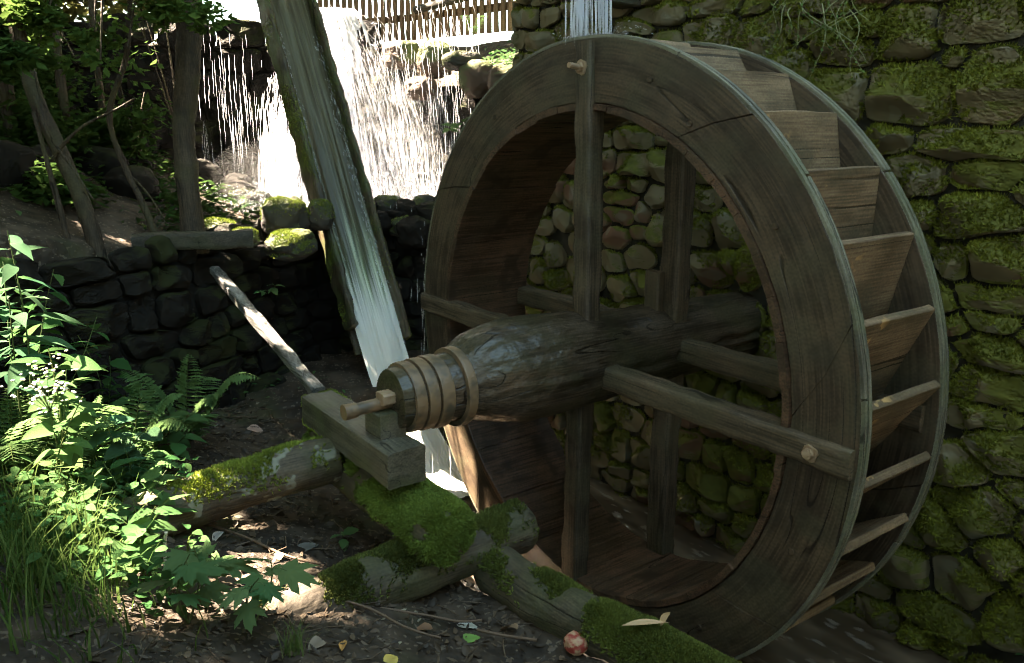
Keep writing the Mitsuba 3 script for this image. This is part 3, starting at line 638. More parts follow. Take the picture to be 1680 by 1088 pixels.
# water sheet: accelerating down the chute, then leaping off its lip to the wheel
def ribbon(line, y0, y1, ny, amp, seed, n=160):
    P = resample(line, n); yy = np.linspace(y0, y1, ny)
    t = np.gradient(P, axis=0); t /= np.linalg.norm(t, axis=1, keepdims=True); nn = np.column_stack([-t[:, 1], t[:, 0]])
    S = np.r_[0, np.cumsum(np.linalg.norm(np.diff(P, axis=0), axis=1))]
    g = np.stack([*np.meshgrid(S * 1.2, yy * 22, indexing='ij'), np.zeros((n, ny))], -1)
    d = amp * 2 * (meshkit.fbm(g, 3, seed) - 0.5)
    v = np.stack([P[:, None, 0] + nn[:, None, 0] * d, np.repeat(yy[None], n, 0), P[:, None, 1] + nn[:, None, 1] * d], -1)
    i, j = np.meshgrid(np.arange(n - 1), np.arange(ny - 1), indexing='ij')
    q = np.stack([i * ny + j, (i + 1) * ny + j, (i + 1) * ny + j + 1, i * ny + j + 1], -1).reshape(-1, 4)
    return v.reshape(-1, 3), q
line = [chute(s, 0.25, 0.0)[[0, 2]] for s in (0, 1, 2, 3, SL - 0.3)] + [(-2.34, -0.83), (-2.05, -1.10), (-1.75, -1.27), (-1.42, -1.36)]
kind(obj('chute_water', ribbon(line, 0.032, 0.402, 44, 0.016, 3), 'm_chute_water', smooth=True), 'structure')

# falling water: every strand a slender drop in flight
def strands(p0, vel, t0, t1, width, r, n=4):
    m = len(p0); g = np.array([0, 0, -9.81])
    ts = t0[:, None] + (t1 - t0)[:, None] * np.linspace(0, 1, n)[None]
    P = p0[:, None] + vel[:, None] * ts[..., None] + 0.5 * g * (ts ** 2)[..., None]
    d = np.gradient(P, axis=1); d /= np.linalg.norm(d, axis=-1, keepdims=True) + 1e-9
    a = np.cross(d, np.array([0.3, 0.9, 0.31])); a /= np.linalg.norm(a, axis=-1, keepdims=True) + 1e-9
    b = np.cross(d, a)
    w = width[:, None] * np.sin(np.linspace(0.12, np.pi - 0.06, n))[None]
    ring = [P + (a * math.cos(k) + b * math.sin(k)) * w[..., None] for k in (0, 2.094, 4.189)]
    v = np.stack(ring, 2).reshape(-1, 3)                    # m, n, 3
    f = []
    for i in range(n - 1):
        for k in range(3):
            A, B, Cc, D = i * 3 + k, i * 3 + (k + 1) % 3, (i + 1) * 3 + (k + 1) % 3, (i + 1) * 3 + k
            f += [(A, B, Cc), (A, Cc, D)]
    f = np.array(f); f = (f[None] + (np.arange(m) * n * 3)[:, None, None]).reshape(-1, 3)
    return v, f
wr2 = np.random.default_rng(77)
UP3 = np.array([0, 0, 1.0])
def lip(a, D, z): return np.column_stack([AD(0, 0)[0] + FH[0] * D + RH[0] * a, AD(0, 0)[1] + FH[1] * D + RH[1] * a, z])
def fall(count, a0, a1, D0, D1, z0, z1, va, vtow, vz, drop, wmin, wmax, dt=(0.015, 0.05)):
    r = wr2
    a, D, z = r.uniform(a0, a1, count), r.uniform(D0, D1, count), r.uniform(z0, z1, count)
    p0 = lip(a, D, z)
    sa, st = r.uniform(*va, count), r.uniform(*vtow, count)
    vel = np.column_stack([RH[0] * sa - FH[0] * st, RH[1] * sa - FH[1] * st, r.uniform(*vz, count)])
    tt = (vel[:, 2] + np.sqrt(vel[:, 2] ** 2 + 2 * 9.81 * drop)) / 9.81
    t0 = tt * np.sqrt(r.random(count)); t1 = t0 + r.uniform(*dt, count)
    return strands(p0, vel, t0, t1, r.uniform(wmin, wmax, count), r)
parts = [
    fall(3000, -2.05, -1.66, 7.85, 8.05, 1.9, 2.25, (0.15, 0.75), (0.1, 0.5), (-0.5, 0.2), 1.75, 0.0012, 0.0038, (0.04, 0.12)),    # dense main fall
    fall(1300, -1.8, -1.25, 7.8, 8.0, 1.8, 2.15, (0.3, 1.35), (0.1, 0.6), (-0.2, 0.7), 1.7, 0.001, 0.0030, (0.02, 0.07)),          # arcs thrown to the right
    fall(700, -1.2, -0.35, 7.2, 7.6, 1.75, 2.3, (0.0, 0.5), (0.1, 0.4), (-0.2, 0.2), 1.5, 0.0008, 0.0022, (0.03, 0.1)),             # thin right curtain
    fall(1400, -2.32, -2.02, 7.8, 8.0, 1.25, 1.75, (-0.36, 0.25), (0.0, 0.4), (-0.6, 0.1), 1.35, 0.0012, 0.0034, (0.03, 0.09)),     # left fall
    fall(120, -3.0, -2.45, 7.9, 8.05, 1.9, 2.1, (-0.05, 0.1), (0.05, 0.25), (-0.3, 0.1), 1.65, 0.001, 0.0028, (0.04, 0.14)),        # drips far left
]
wfall = obj('waterfall', merge(parts), 'm_falling', smooth=True)
kind(wfall, 'stuff', 'white sunlit water falling in streaks over the stone weir behind the chute', 'waterfall')
def curtain(a0, a1, D, z0, va, vt, drop, seed, na=40, nt=40, holes=0.4):
    r = np.random.default_rng(seed); A = np.linspace(a0, a1, na); tt = np.linspace(0, math.sqrt(2 * drop / 9.81), nt)
    Ag, Tg = np.meshgrid(A, tt, indexing='ij')
    nz = meshkit.fbm(np.stack([Ag * 16, Tg * 2, 0 * Ag], -1), 3, seed)
    sa = va * (0.6 + 0.8 * (Ag - a0) / (a1 - a0)); a = Ag + sa * Tg; Dd = D - vt * Tg - 0.12 * (nz - 0.5)
    z = z0 - 0.5 * 9.81 * Tg ** 2
    v = np.stack([EYE[0] + FH[0] * Dd + RH[0] * a, EYE[1] + FH[1] * Dd + RH[1] * a, z], -1)
    i, j = np.meshgrid(np.arange(na - 1), np.arange(nt - 1), indexing='ij')
    q = np.stack([i * nt + j, (i + 1) * nt + j, (i + 1) * nt + j + 1, i * nt + j + 1], -1)
    tear = meshkit.fbm(np.stack([Ag * 30, Tg * 3.5, 0 * Ag], -1), 3, seed + 1)[:-1, :-1]
    keep = tear > (holes * (tt[:-1] / tt[-1])[None] * 0.9 + 0.12)
    return v.reshape(-1, 3), q[keep]
sheet = merge([curtain(-2.05, -1.74, 8.0, 2.2, 0.40, 0.4, 1.75, 3, holes=0.60), curtain(-2.0, -1.5, 8.0, 2.2, 0.5, 0.4, 0.7, 5, holes=0.66)])
kind(obj('water_sheet', sheet, 'm_falling', smooth=True), 'stuff', 'bright unbroken sheet of falling water right behind the chute', 'waterfall')
def splash(count, a0, a1, D0, D1, z, vs, vu, w):
    r = wr2; a, D = r.uniform(a0, a1, count), r.uniform(D0, D1, count)
    vel = np.column_stack([r.normal(0, vs, count), r.normal(0, vs, count), r.uniform(*vu, count)])
    tt = 2 * vel[:, 2] / 9.81; t0 = tt * r.random(count)
    return strands(lip(a, D, np.full(count, z)), vel, t0, t0 + r.uniform(0.008, 0.03, count), r.uniform(w * 0.5, w, count), r)
sp = obj('splash_spray', merge([splash(2200, -2.7, -1.9, 7.0, 7.9, 0.40, 0.6, (0.5, 2.2), 0.0030), splash(3600, -1.6, -0.4, 7.3, 7.9, 0.42, 0.6, (0.5, 3.0), 0.0028)]), 'm_falling', smooth=True)
kind(sp, 'stuff', 'white spray bouncing up where the falling water hits the stones', 'spray')
# foaming pool on the terrace
xs = np.linspace(-3.1, -0.2, 80); Ds = np.linspace(6.75, 8.0, 60)
Ag, Dg = np.meshgrid(xs, Ds, indexing='ij'); dwp = line_distance(*np.moveaxis(EYE[:2] + FH * Dg[..., None] + RH * Ag[..., None], -1, 0), WALL_LINE)
hz = 0.395 + 0.09 * (meshkit.fbm(np.stack([Ag * 6, Dg * 6, 0 * Ag], -1), 4, 3) - 0.5) - 0.30 * sstep(7.25, 6.85, Dg + 0.3 * (meshkit.fbm(np.stack([Ag * 4, Dg * 4, 0 * Ag], -1), 3, 6) - 0.5)) - 0.3 * sstep(-2.7, -3.0, Ag) - 0.30 * sstep(0.55, 0.30, dwp + 0.3 * (meshkit.fbm(np.stack([Ag * 5, Dg * 5, 0 * Ag], -1), 3, 9) - 0.5))
pv = np.stack([EYE[0] + FH[0] * Dg + RH[0] * Ag, EYE[1] + FH[1] * Dg + RH[1] * Ag, hz], -1).reshape(-1, 3)
i, j = np.meshgrid(np.arange(79), np.arange(59), indexing='ij'); q = np.stack([i * 60 + j, (i + 1) * 60 + j, (i + 1) * 60 + j + 1, i * 60 + j + 1], -1).reshape(-1, 4)
kind(obj('splash_pool', (pv, q), 'm_foam', smooth=True), 'structure')
# fine mist hanging in the sunlit spray
scene['mist_air'] = {'type': 'homogeneous', 'albedo': 0.97, 'sigma_t': 0.07}
for k, (a, D, z, sx, sz) in enumerate(((-1.22, 7.6, 1.0, 0.78, 0.85), (-2.40, 7.5, 0.62, 0.36, 0.38))):
    m = trimesh.creation.icosphere(subdivisions=3); q3 = m.vertices * [sx, 0.34, sz]
    xy = EYE[:2] + FH * (D + q3[:, 1:2]) + RH * (a + q3[:, :1])
    kk = 'spray_mist' if k == 0 else f'spray_mist__{k:03d}'
    scene[kk] = mikit.ply((np.column_stack([xy, z + q3[:, 2]]), m.faces), {'type': 'null'}, smooth=True, interior={'type': 'ref', 'id': 'mist_air'})
kind('spray_mist', 'stuff', 'faint bright mist hanging around the falling water', 'mist')
# water onto the wheel top and drips from its rim
r = wr2
c1 = 120; p0 = np.column_stack([r.uniform(-0.14, -0.06, c1), np.where(r.random(c1) < 0.6, r.normal(0.05, 0.03, c1), r.normal(0.19, 0.012, c1)), np.full(c1, 2.15)])
vel = np.column_stack([r.uniform(0.0, 0.12, c1), r.normal(0, 0.03, c1), r.uniform(-0.4, 0, c1)])
t0 = 0.36 * np.sqrt(r.random(c1)) * 0.9
d1 = strands(p0, vel, t0, np.minimum(t0 + r.uniform(0.05, 0.2, c1), 0.345), r.uniform(0.002, 0.005, c1), r, 6)
kind(obj('spout_water', d1, 'm_falling', smooth=True), 'stuff', 'thin streams of water falling onto the top of the wheel', 'water')
cs = 420; p0 = np.column_stack([r.uniform(-0.20, 0.02, cs), r.uniform(0.0, 0.3, cs), np.full(cs, 1.515)])
vel = np.column_stack([r.normal(0, 0.5, cs), r.normal(0, 0.45, cs), r.uniform(0.1, 1.1, cs)])
t0 = 2 * vel[:, 2] / 9.81 * r.random(cs)
kind(obj('rim_splash', strands(p0, vel, t0, t0 + r.uniform(0.006, 0.02, cs), r.uniform(0.0008, 0.002, cs), r), 'm_falling', smooth=True), 'stuff', 'small splash of drops where the streams hit the top of the wheel', 'water')
cs = 520; sx = r.uniform(1.2, SL, cs); p0 = np.array([chute(a_, b_, 0.01) for a_, b_ in zip(sx, np.where(r.random(cs) < 0.5, r.uniform(0.03, 0.08, cs), r.uniform(0.34, 0.40, cs)))])
vel = tdir * r.uniform(1.0, 2.4, cs)[:, None] + nrm * r.uniform(0.2, 0.8, cs)[:, None] + r.normal(0, 0.12, (cs, 3))
t0 = 0.06 * r.random(cs)
kind(obj('chute_splash', strands(p0, vel, t0, t0 + r.uniform(0.01, 0.03, cs), r.uniform(0.0008, 0.0022, cs), r), 'm_falling', smooth=True), 'stuff', 'drops jumping from the fast water in the chute', 'water')
c2 = 130; p0 = np.column_stack([r.uniform(-1.62, -1.50, c2), r.uniform(0.0, 0.55, c2), r.uniform(0.1, 0.6, c2)])
vel = np.column_stack([r.normal(-0.05, 0.1, c2), r.normal(0, 0.05, c2), r.uniform(-0.5, 0, c2)])
t0 = 0.5 * r.random(c2)
kind(obj('rim_drips', strands(p0, vel, t0, t0 + r.uniform(0.02, 0.07, c2), r.uniform(0.001, 0.0022, c2), r), 'm_falling', smooth=True), 'stuff', 'thin drips of water falling past the left rim of the wheel', 'water')

# ------------------------------------------------------------------ supply flume beam, fence
ft = thing('flume_support', 'dark overhanging timber above the left end of the mossy wall', 'beam')
obj('timber', timber((-0.95, -0.2, 1.93), (-0.95, 1.30, 1.93), 0.16, 0.20, seg=16, rough=0.008, seed=81), 'm_dark_timber', ft, smooth=35)
fn = thing('picket_fence', 'sunlit wooden picket fence with a round handrail above the waterfall', 'fence')
F = np.array([(-5.9, 1.16), (-4.78, 1.60), (-2.9, 2.12)])
at_f, tot_f = path_frame(F)
s = 0.0; k = 0
while s < tot_f - 0.05:
    pos, _ = at_f(np.array([s])); x, y = pos[0]; dx = rng.normal(0, 0.006)
    obj('pale', timber((x, y, 1.96), (x + dx, y + rng.normal(0, 0.006), 2.95 + rng.uniform(-0.02, 0.03)), 0.048, 0.02, up=(-0.4, 0.9, 0), seg=4, bev=0.003, rough=0.002, seed=k, nw=2), 'm_fence', fn, smooth=35)
    s += rng.uniform(0.082, 0.095); k += 1
for z in (2.18, 2.75):
    for a, b in zip(F[:-1], F[1:]):
        off = np.array([-(b - a)[1], (b - a)[0]]) / np.linalg.norm(b - a) * 0.035
        obj('rail', timber(np.r_[a + off, z], np.r_[b + off, z], 0.03, 0.07, seg=10, seed=7), 'm_fence', fn, smooth=35)
obj('post', timber((-4.28, 1.62, 1.6), (-4.28, 1.62, 3.0), 0.09, 0.09, seg=10, seed=8), 'm_dark_timber', fn, smooth=35)
obj('handrail', tube([(-4.25, 1.55, 2.20), (-3.6, 1.72, 2.26), (-2.75, 1.95, 2.36)], 0.038, 14, rough=0.006, seed=3), 'm_dark_timber', fn, smooth=45)

# ------------------------------------------------------------------ boulders on the terrace and by the weir
def put_boulder(x, y, z, size, label, mat='m_boulder', seed=0, moss=0, name='mossy_boulder'):
    t = thing(name, label, 'rock')
    m = blob((x, y, z), size, seed, rough=0.26, sub=4, rot=seed * 1.1)
    obj('stone', m, mat, t, smooth=50)
    if moss:
        p, n = sample_faces(m[0], m[1], moss, lambda c, n: np.clip(n[:, 2] + 0.1, 0, 1) * np.clip((meshkit.fbm(c * 6, 3, 1) - 0.36) * 6, 0, 1))
        kind(put_color('moss', tufts(p, n, 0.013, 0.006, MOSS0, MOSS1), 'm_moss', t), 'stuff')
def on_terrace(a, D): x, y = AD(a, D); return x, y, float(ground_z(x, y, False))
BOULDERS = [  # across, away, height of centre, size, label, moss tufts
    (-1.72, 6.10, 0.46, (0.34, 0.32, 0.32), 'largest round boulder with a thick moss cap, on the terrace edge left of the chute', 1800),
    (-2.10, 5.75, 0.40, (0.24, 0.22, 0.17), 'flat moss topped stone just right of the big tree trunk', 900),
    (-1.88, 5.62, 0.36, (0.22, 0.2, 0.14), 'small dark stone with moss on the terrace edge between tree and big boulder', 500),
    (-1.46, 6.15, 0.47, (0.19, 0.22, 0.24), 'narrow dark boulder between the big mossy boulder and the chute', 400),
    (-1.58, 5.72, 0.30, (0.46, 0.3, 0.20), 'broad low stone with a mossy top edge below the big boulder', 1500),
    (-1.08, 7.05, 0.44, (0.26, 0.24, 0.22), 'dark wet stone in the foam directly right of the chute', 200),
    (-0.74, 7.0, 0.42, (0.28, 0.25, 0.26), 'squarish wet stone in the foam nearer the wheel rim', 200),
    (-0.92, 6.85, 0.30, (0.26, 0.25, 0.2), 'green tinted stone on the ledge under the foam, beside the chute board', 300),
    (-2.85, 5.75, 0.44, (0.30, 0.26, 0.2), 'mossy stone at the left of the tree foot', 900),
    (-2.62, 5.55, 0.38, (0.24, 0.2, 0.17), 'small mossy stone touching the left side of the big tree', 700)]
for k, (a, D, z, sz, lab, mo) in enumerate(BOULDERS):
    put_boulder(*AD(a, D), z, sz, lab, 'm_boulder', k + 1, mo)
for k, (a, D, z, sz, lab, mat) in enumerate([
    (-1.02, 7.75, 1.76, (0.40, 0.3, 0.26), 'brown rock at the lip of the fall, farthest left of the brown rocks', 'm_red_stone'),
    (-0.68, 7.50, 1.70, (0.34, 0.3, 0.34), 'brown rock at the lip of the fall below the fence post', 'm_red_stone'),
    (-0.80, 7.45, 1.45, (0.38, 0.25, 0.2), 'reddish wet rock in the spray beneath the fence', 'm_red_stone'),
    (-0.30, 7.05, 1.50, (0.30, 0.26, 0.30), 'reddish rock between the falling water and the wheel top', 'm_red_stone'),
    (-0.42, 7.15, 1.66, (0.34, 0.26, 0.16), 'flat sunlit rock with ferns near the fence end', 'm_boulder'),
    (-0.06, 6.75, 1.48, (0.32, 0.28, 0.24), 'rock touching the upper left rim of the wheel in view', 'm_red_stone'),
    (0.24, 6.35, 1.76, (0.26, 0.24, 0.22), 'squared brown stone at the left end of the tall mossy wall', 'm_red_stone')]):
    put_boulder(*AD(a, D), z, sz, lab, mat, 20 + k, 0, 'rock')

for k, (a, D, z, sz, lab) in enumerate([
    (-1.30, 6.97, 0.42, 0.30, 'wet dark stone under the spray, touching the right board of the chute'), (-1.16, 6.77, 0.34, 0.28, 'wet dark stone at the ledge corner right of the chute'),
    (-0.90, 6.92, 0.40, 0.30, 'wet dark stone in the middle of the ledge right of the chute'), (-0.66, 6.87, 0.38, 0.32, 'wet dark stone on the ledge closest to the left wheel rim'),
    (-0.80, 6.72, 0.26, 0.34, 'wet dark stone hanging over the ledge front below the spray'), (-0.50, 6.97, 0.46, 0.36, 'wet dark stone half hidden behind the left wheel rim')]):
    t = thing('ledge_rock', lab, 'rock'); x, y = AD(a, D)
    obj('stone', blob((x, y, z), (sz, sz * 0.8, sz * 0.75), 90 + k, 0.3, 4, rot=k * 1.3), 'm_dark_stone', t, smooth=50)
rb_ = np.random.default_rng(66)
for k in range(16):
    a, D = rb_.uniform(-3.6, -2.15), rb_.uniform(5.3, 7.9)
    if abs(a + 2.45) < 0.25 and D < 5.9: D += 0.8
    x, y = AD(a, D); z = float(ground_z(x, y, False)); sz = rb_.uniform(0.22, 0.5)
    t = thing('bank_rock', 'dark rock half buried in the shaded bank behind the tree trunks', 'rock', 'dark rocks on the shaded bank')
    obj('stone', blob((x, y, z + sz * 0.08), (sz, sz * 0.8, sz * rb_.uniform(0.5, 0.9)), 60 + k, 0.3, 3, rot=k), 'm_dark_stone', t, smooth=50)

# ------------------------------------------------------------------ leaves and plants
def blade(L, W, shape='ovate', curl=0.25, fold=0.25, k=6, tooth=0.0):
    t = np.linspace(0, 1, k + 1)
    w = {'ovate': np.sin(np.pi * t ** 0.75) ** 0.85, 'lance': np.sin(np.pi * t ** 0.85) ** 1.2, 'heart': np.sin(np.pi * np.clip(t * 0.9 + 0.1, 0, 1) ** 0.62) ** 0.7 * (t < 1)}[shape] * W / 2
    w = w * (1 + tooth * (np.arange(k + 1) % 2 * 2 - 1))
    w[-1] = 0; w[0] = W * (0.12 if shape == 'heart' else 0.03)
    x = t * L; z = -curl * L * t ** 2
    mid = np.column_stack([x, 0 * x, z]); le = np.column_stack([x - (0.10 * W if shape == 'heart' else 0) * (1 - t) * (w > 0), w, z + fold * w]); ri = le * [1, -1, 1]
    v = np.stack([le, mid, ri], 1).reshape(-1, 3); f = []
    for i in range(k):
        a = 3 * i; f += [(a, a + 1, a + 4), (a, a + 4, a + 3), (a + 1, a + 2, a + 5), (a + 1, a + 5, a + 4)]
    return v, np.array(f)
MAPLE = [(0, 1.0), (7, .78), (13, .80), (18, .62), (26, .46), (33, .68), (40, .88), (46, .70), (54, .66), (62, .42), (75, .46), (84, .56), (92, .42), (115, .30), (150, .24), (180, .08)]
def maple(L, r, droop=0.3):
    pts = [(a, q) for a, q in MAPLE] + [(-a, q) for a, q in MAPLE[-2:0:-1]]
    a = np.radians([p[0] for p in pts]); q = np.array([p[1] for p in pts]) * L * (1 + r.normal(0, 0.05, len(pts)))
    out = np.column_stack([q * np.cos(a), q * np.sin(a)]); m = len(out)
    inner = out * 0.5
    v2 = np.vstack([[0, 0], inner, out]); rr = np.hypot(v2[:, 0], v2[:, 1]) / L
    lob = np.cos(np.arctan2(v2[:, 1], v2[:, 0]) * 360 / 42) * 0.04 * L * rr
    v = np.column_stack([v2[:, 0], v2[:, 1], -droop * L * rr ** 2 + lob])
    j = np.arange(m); jn = (j + 1) % m
    f = np.vstack([np.stack([0 * j, 1 + j, 1 + jn], 1), np.stack([1 + j, 1 + m + j, 1 + m + jn], 1), np.stack([1 + j, 1 + m + jn, 1 + jn], 1)])
    return v, f
def orient(v, base, d, roll=0.0):
    d = unit(d); s = np.cross([0, 0, 1.0], d)
    s = unit(s) if np.linalg.norm(s) > 1e-3 else np.array([0, 1.0, 0]); u = np.cross(d, s)
    c, n = math.cos(roll), math.sin(roll); s, u = c * s + n * u, c * u - n * s
    return np.asarray(base) + v[:, :1] * d + v[:, 1:2] * s + v[:, 2:] * u
def shade(v, col, r, var=0.18):
    c = np.asarray(col) * (1 + r.normal(0, var)) * np.array([1 + r.normal(0, 0.10), 1, 1])
    return np.clip(np.repeat(c[None], len(v), 0), 0.004, 0.9)
G1, G2, G3, G4 = (0.050, 0.110, 0.036), (0.072, 0.140, 0.050), (0.060, 0.125, 0.066), (0.098, 0.168, 0.062)
def stem_curve(base, top, sag, r, n=9):
    base, top = np.asarray(base, float), np.asarray(top, float); t = np.linspace(0, 1, n)[:, None]
    side = r.normal(0, 1, 3) * [1, 1, 0.2]
    return base + (top - base) * t + side * sag * np.sin(np.pi * t)
def plant(name, label, base, specs, seed, shape, size, col, cat='plant', stem_r=0.004, group=None):
    """specs: one (top, leaf count, first leaf height fraction) per stem."""
    r = np.random.default_rng(seed); t = thing(name, label, cat, group); stems = []
    for top, nl, f0 in specs:
        c = stem_curve(base, top, 0.03, r); stems.append(tube(c, np.linspace(stem_r, stem_r * 0.45, 9), 6) + (shade(np.zeros((9 * 6 + 2, 3)), (0.07, 0.10, 0.03), r),))
        for q in range(nl):
            f = f0 + (1 - f0) * (q + r.uniform(0, 0.5)) / nl
            P = c[0] * 0 + np.array([np.interp(f, np.linspace(0, 1, 9), c[:, k]) for k in range(3)])
            az = q * 2.4 + r.uniform(-0.5, 0.5); el = r.uniform(-0.25, 0.45)
            d = np.array([math.cos(az) * math.cos(el), math.sin(az) * math.cos(el), math.sin(el)])
            L = size[0] * r.uniform(0.65, 1.15); pet = L * (0.28 if shape in ('heart', 'maple') else 0.08)
            v, f_ = maple(L * 0.62, r) if shape == 'maple' else blade(L, size[1] * L / size[0] * r.uniform(0.85, 1.15), shape, r.uniform(0.1, 0.45), r.uniform(0.1, 0.4), 8 if shape != 'lance' else 7, 0.07 if shape == 'ovate' else 0)
            B = P + d * pet
            stems.append(tube([P, (P + B) / 2 + [0, 0, pet * 0.1], B], [stem_r * 0.5, stem_r * 0.4, stem_r * 0.35], 5) + (shade(np.zeros((17, 3)), (0.07, 0.10, 0.03), r),))
            v = orient(v, B, d + [0, 0, -0.1], r.uniform(-0.5, 0.5))
            put_color('leaf', (v, f_, shade(v, col, r)), 'm_leaf', t, smooth=True)
    m = merge(stems); put_color('stem', m, 'm_dry', t, smooth=True)
    return t
def frond(base, tip, rise, width, r, npair=20, col=G2):
    base, tip = np.asarray(base, float), np.asarray(tip, float); t = np.linspace(0, 1, npair + 6)
    c = base + (tip - base) * t[:, None] + np.array([0, 0, rise]) * (np.sin(np.pi * t ** 1.25))[:, None]
    parts = [tube(c, np.linspace(0.003, 0.0008, len(c)), 5) + (np.repeat([[0.09, 0.12, 0.04]], len(c) * 5 + 2, 0),)]
    tg = np.gradient(c, axis=0); tg /= np.linalg.norm(tg, axis=1, keepdims=True); up = np.array([0, 0, 1.0])
    cc = np.asarray(col) * (1 + r.normal(0, 0.12))
    for i in range(4, len(c) - 1):
        s = unit(np.cross(tg[i], up)); u = np.cross(s, tg[i]); q = (i - 4) / (len(c) - 5)
        L = width * (math.sin(math.pi * (0.16 + 0.84 * q) ** 0.8) ** 0.8 + 0.03)
        for sg in (-1, 1):
            d = unit(sg * s * 0.95 + tg[i] * 0.28 + u * r.uniform(-0.22, -0.02))
            v, f = blade(L * r.uniform(0.9, 1.08), L * 0.24 + 0.003, 'lance', 0.18, 0.1, 8, 0.28)
            v = orient(v, c[i], d, r.normal(0, 0.15)); parts.append((v, f, np.repeat((cc * (1 + r.normal(0, 0.08)))[None], len(v), 0)))
    return merge(parts)
def fern(label, base, tips, seed, width=0.085, col=G2):
    r = np.random.default_rng(seed); t = thing('fern', label, 'fern')
    for tip, rise in tips:
        put_color('frond', frond(base, tip, rise, width * r.uniform(0.9, 1.1), r, col=col), 'm_leaf', t, smooth=True)
fern('fern with upright fronds growing in front of the dark retaining wall', (-1.52, -1.52, -0.60), [((-1.55, -1.45, -0.08), 0.06), ((-1.30, -1.15, -0.22), 0.16), ((-1.62, -1.70, -0.28), 0.12), ((-1.18, -1.50, -0.44), 0.14), ((-1.75, -1.30, -0.30), 0.12), ((-1.77, -1.76, -0.17), 0.10), ((-1.38, -1.36, -0.36), 0.14)], 1, 0.13, G4)
fern('large fern at the left edge above the long grass', (-0.98, -2.16, -0.44), [((-1.05, -2.08, 0.02), 0.05), ((-0.70, -1.98, -0.12), 0.10), ((-1.30, -2.22, -0.12), 0.10), ((-0.62, -2.14, -0.28), 0.14), ((-1.15, -1.85, -0.20), 0.12), ((-0.86, -2.0, -0.02), 0.05), ((-1.12, -2.20, 0.10), 0.06)], 2, 0.11, G4)
fern('low fern hanging over the left end of the lichen log', (-0.66, -2.0, -0.45), [((-0.36, -1.78, -0.42), 0.12), ((-0.55, -1.72, -0.36), 0.12), ((-0.30, -1.95, -0.48), 0.10), ((-0.80, -1.75, -0.35), 0.1)], 3, 0.07, G2)
fern('arching fern with pale fronds between the large fern and the upright fern', (-1.18, -1.86, -0.52), [((-0.92, -1.62, -0.30), 0.14), ((-1.30, -1.72, -0.10), 0.08), ((-1.42, -1.98, -0.26), 0.12), ((-0.86, -1.86, -0.36), 0.14), ((-1.10, -1.60, -0.16), 0.10)], 5, 0.11, G4)
fern('arching fern at the left edge above the grass, left of the large fern', (-1.02, -2.36, -0.40), [((-0.78, -2.24, -0.06), 0.10), ((-1.12, -2.30, 0.02), 0.06), ((-0.70, -2.36, -0.20), 0.12), ((-1.3, -2.3, -0.1), 0.1)], 6, 0.10, G4)
fern('small fern on the sunlit rocks beside the fence', (*AD(-0.32, 7.1), 1.86), [((*AD(-0.20, 6.9), 1.98), 0.06), ((*AD(-0.42, 6.95), 1.99), 0.06), ((*AD(-0.3, 6.85), 1.82), 0.08)], 4, 0.05, G4)
plant('tall_herb', 'tall herb with long pointed leaves at the left edge, bright in the sun', (-1.05, -2.30, -0.42), [((-1.00, -2.24, 0.70), 18, 0.5), ((-1.18, -2.26, 0.55), 14, 0.5), ((-0.86, -2.28, 0.44), 10, 0.5)], 11, 'lance', (0.20, 0.065), G3, stem_r=0.005)
plant('flowering_herb', 'herb with heart shaped leaves under the tall pointed leaves at the left edge', (-0.66, -2.24, -0.42), [((-0.50, -2.20, 0.30), 12, 0.4), ((-0.72, -2.12, 0.20), 9, 0.4), ((-0.40, -2.12, 0.12), 8, 0.4)], 12, 'heart', (0.115, 0.09), G2)
plant('broadleaf_herb', 'herb with broad toothed leaves below the upright fern', (-1.36, -1.70, -0.56), [((-1.22, -1.52, -0.30), 8, 0.3), ((-1.45, -1.78, -0.25), 8, 0.3), ((-1.06, -1.62, -0.36), 7, 0.3)], 13, 'ovate', (0.13, 0.085), G2)
plant('broadleaf_herb', 'herb with toothed leaves between the large fern and the lichen log', (-0.46, -1.98, -0.48), [((-0.38, -1.86, -0.24), 8, 0.3), ((-0.56, -2.06, -0.22), 8, 0.3), ((-0.22, -1.96, -0.32), 7, 0.3)], 14, 'ovate', (0.12, 0.085), G2)
plant('broadleaf_herb', 'herb with round leaves right of the large fern', (-0.78, -1.98, -0.45), [((-0.70, -1.86, -0.16), 9, 0.3), ((-0.88, -2.0, -0.12), 8, 0.3), ((-0.60, -1.98, -0.26), 7, 0.3)], 15, 'heart', (0.10, 0.085), G3)
plant('broadleaf_herb', 'leafy herb at the lowest left part of the bank, beside the long grass', (-0.10, -2.10, -0.45), [((-0.02, -1.98, -0.22), 8, 0.3), ((-0.20, -2.12, -0.16), 8, 0.3), ((0.06, -2.12, -0.28), 7, 0.3)], 16, 'ovate', (0.10, 0.07), G2)
plant('broadleaf_herb', 'herb growing against the foot of the retaining wall at far left', (-1.90, -1.86, -0.50), [((-1.82, -1.80, -0.10), 9, 0.3), ((-1.98, -1.92, 0.0), 9, 0.3), ((-1.72, -1.72, -0.2), 8, 0.3)], 17, 'ovate', (0.13, 0.08), G1)
plant('broadleaf_herb', 'tall dark herb behind the pointed leaves at the left edge', (-1.75, -2.18, -0.42), [((-1.70, -2.02, 0.42), 14, 0.3), ((-1.88, -2.20, 0.5), 14, 0.3), ((-1.55, -2.10, 0.25), 12, 0.3), ((-1.66, -1.86, 0.16), 10, 0.3)], 18, 'ovate', (0.14, 0.07), G1)
plant('maple_seedling', 'maple seedling with lobed leaves at the bottom, nearer the grass', (0.36, -1.99, -0.49), [((0.32, -1.94, -0.24), 6, 0.4), ((0.44, -1.98, -0.20), 6, 0.4), ((0.28, -1.86, -0.32), 5, 0.5)], 19, 'maple', (0.19, 0.15), (0.10, 0.17, 0.07))
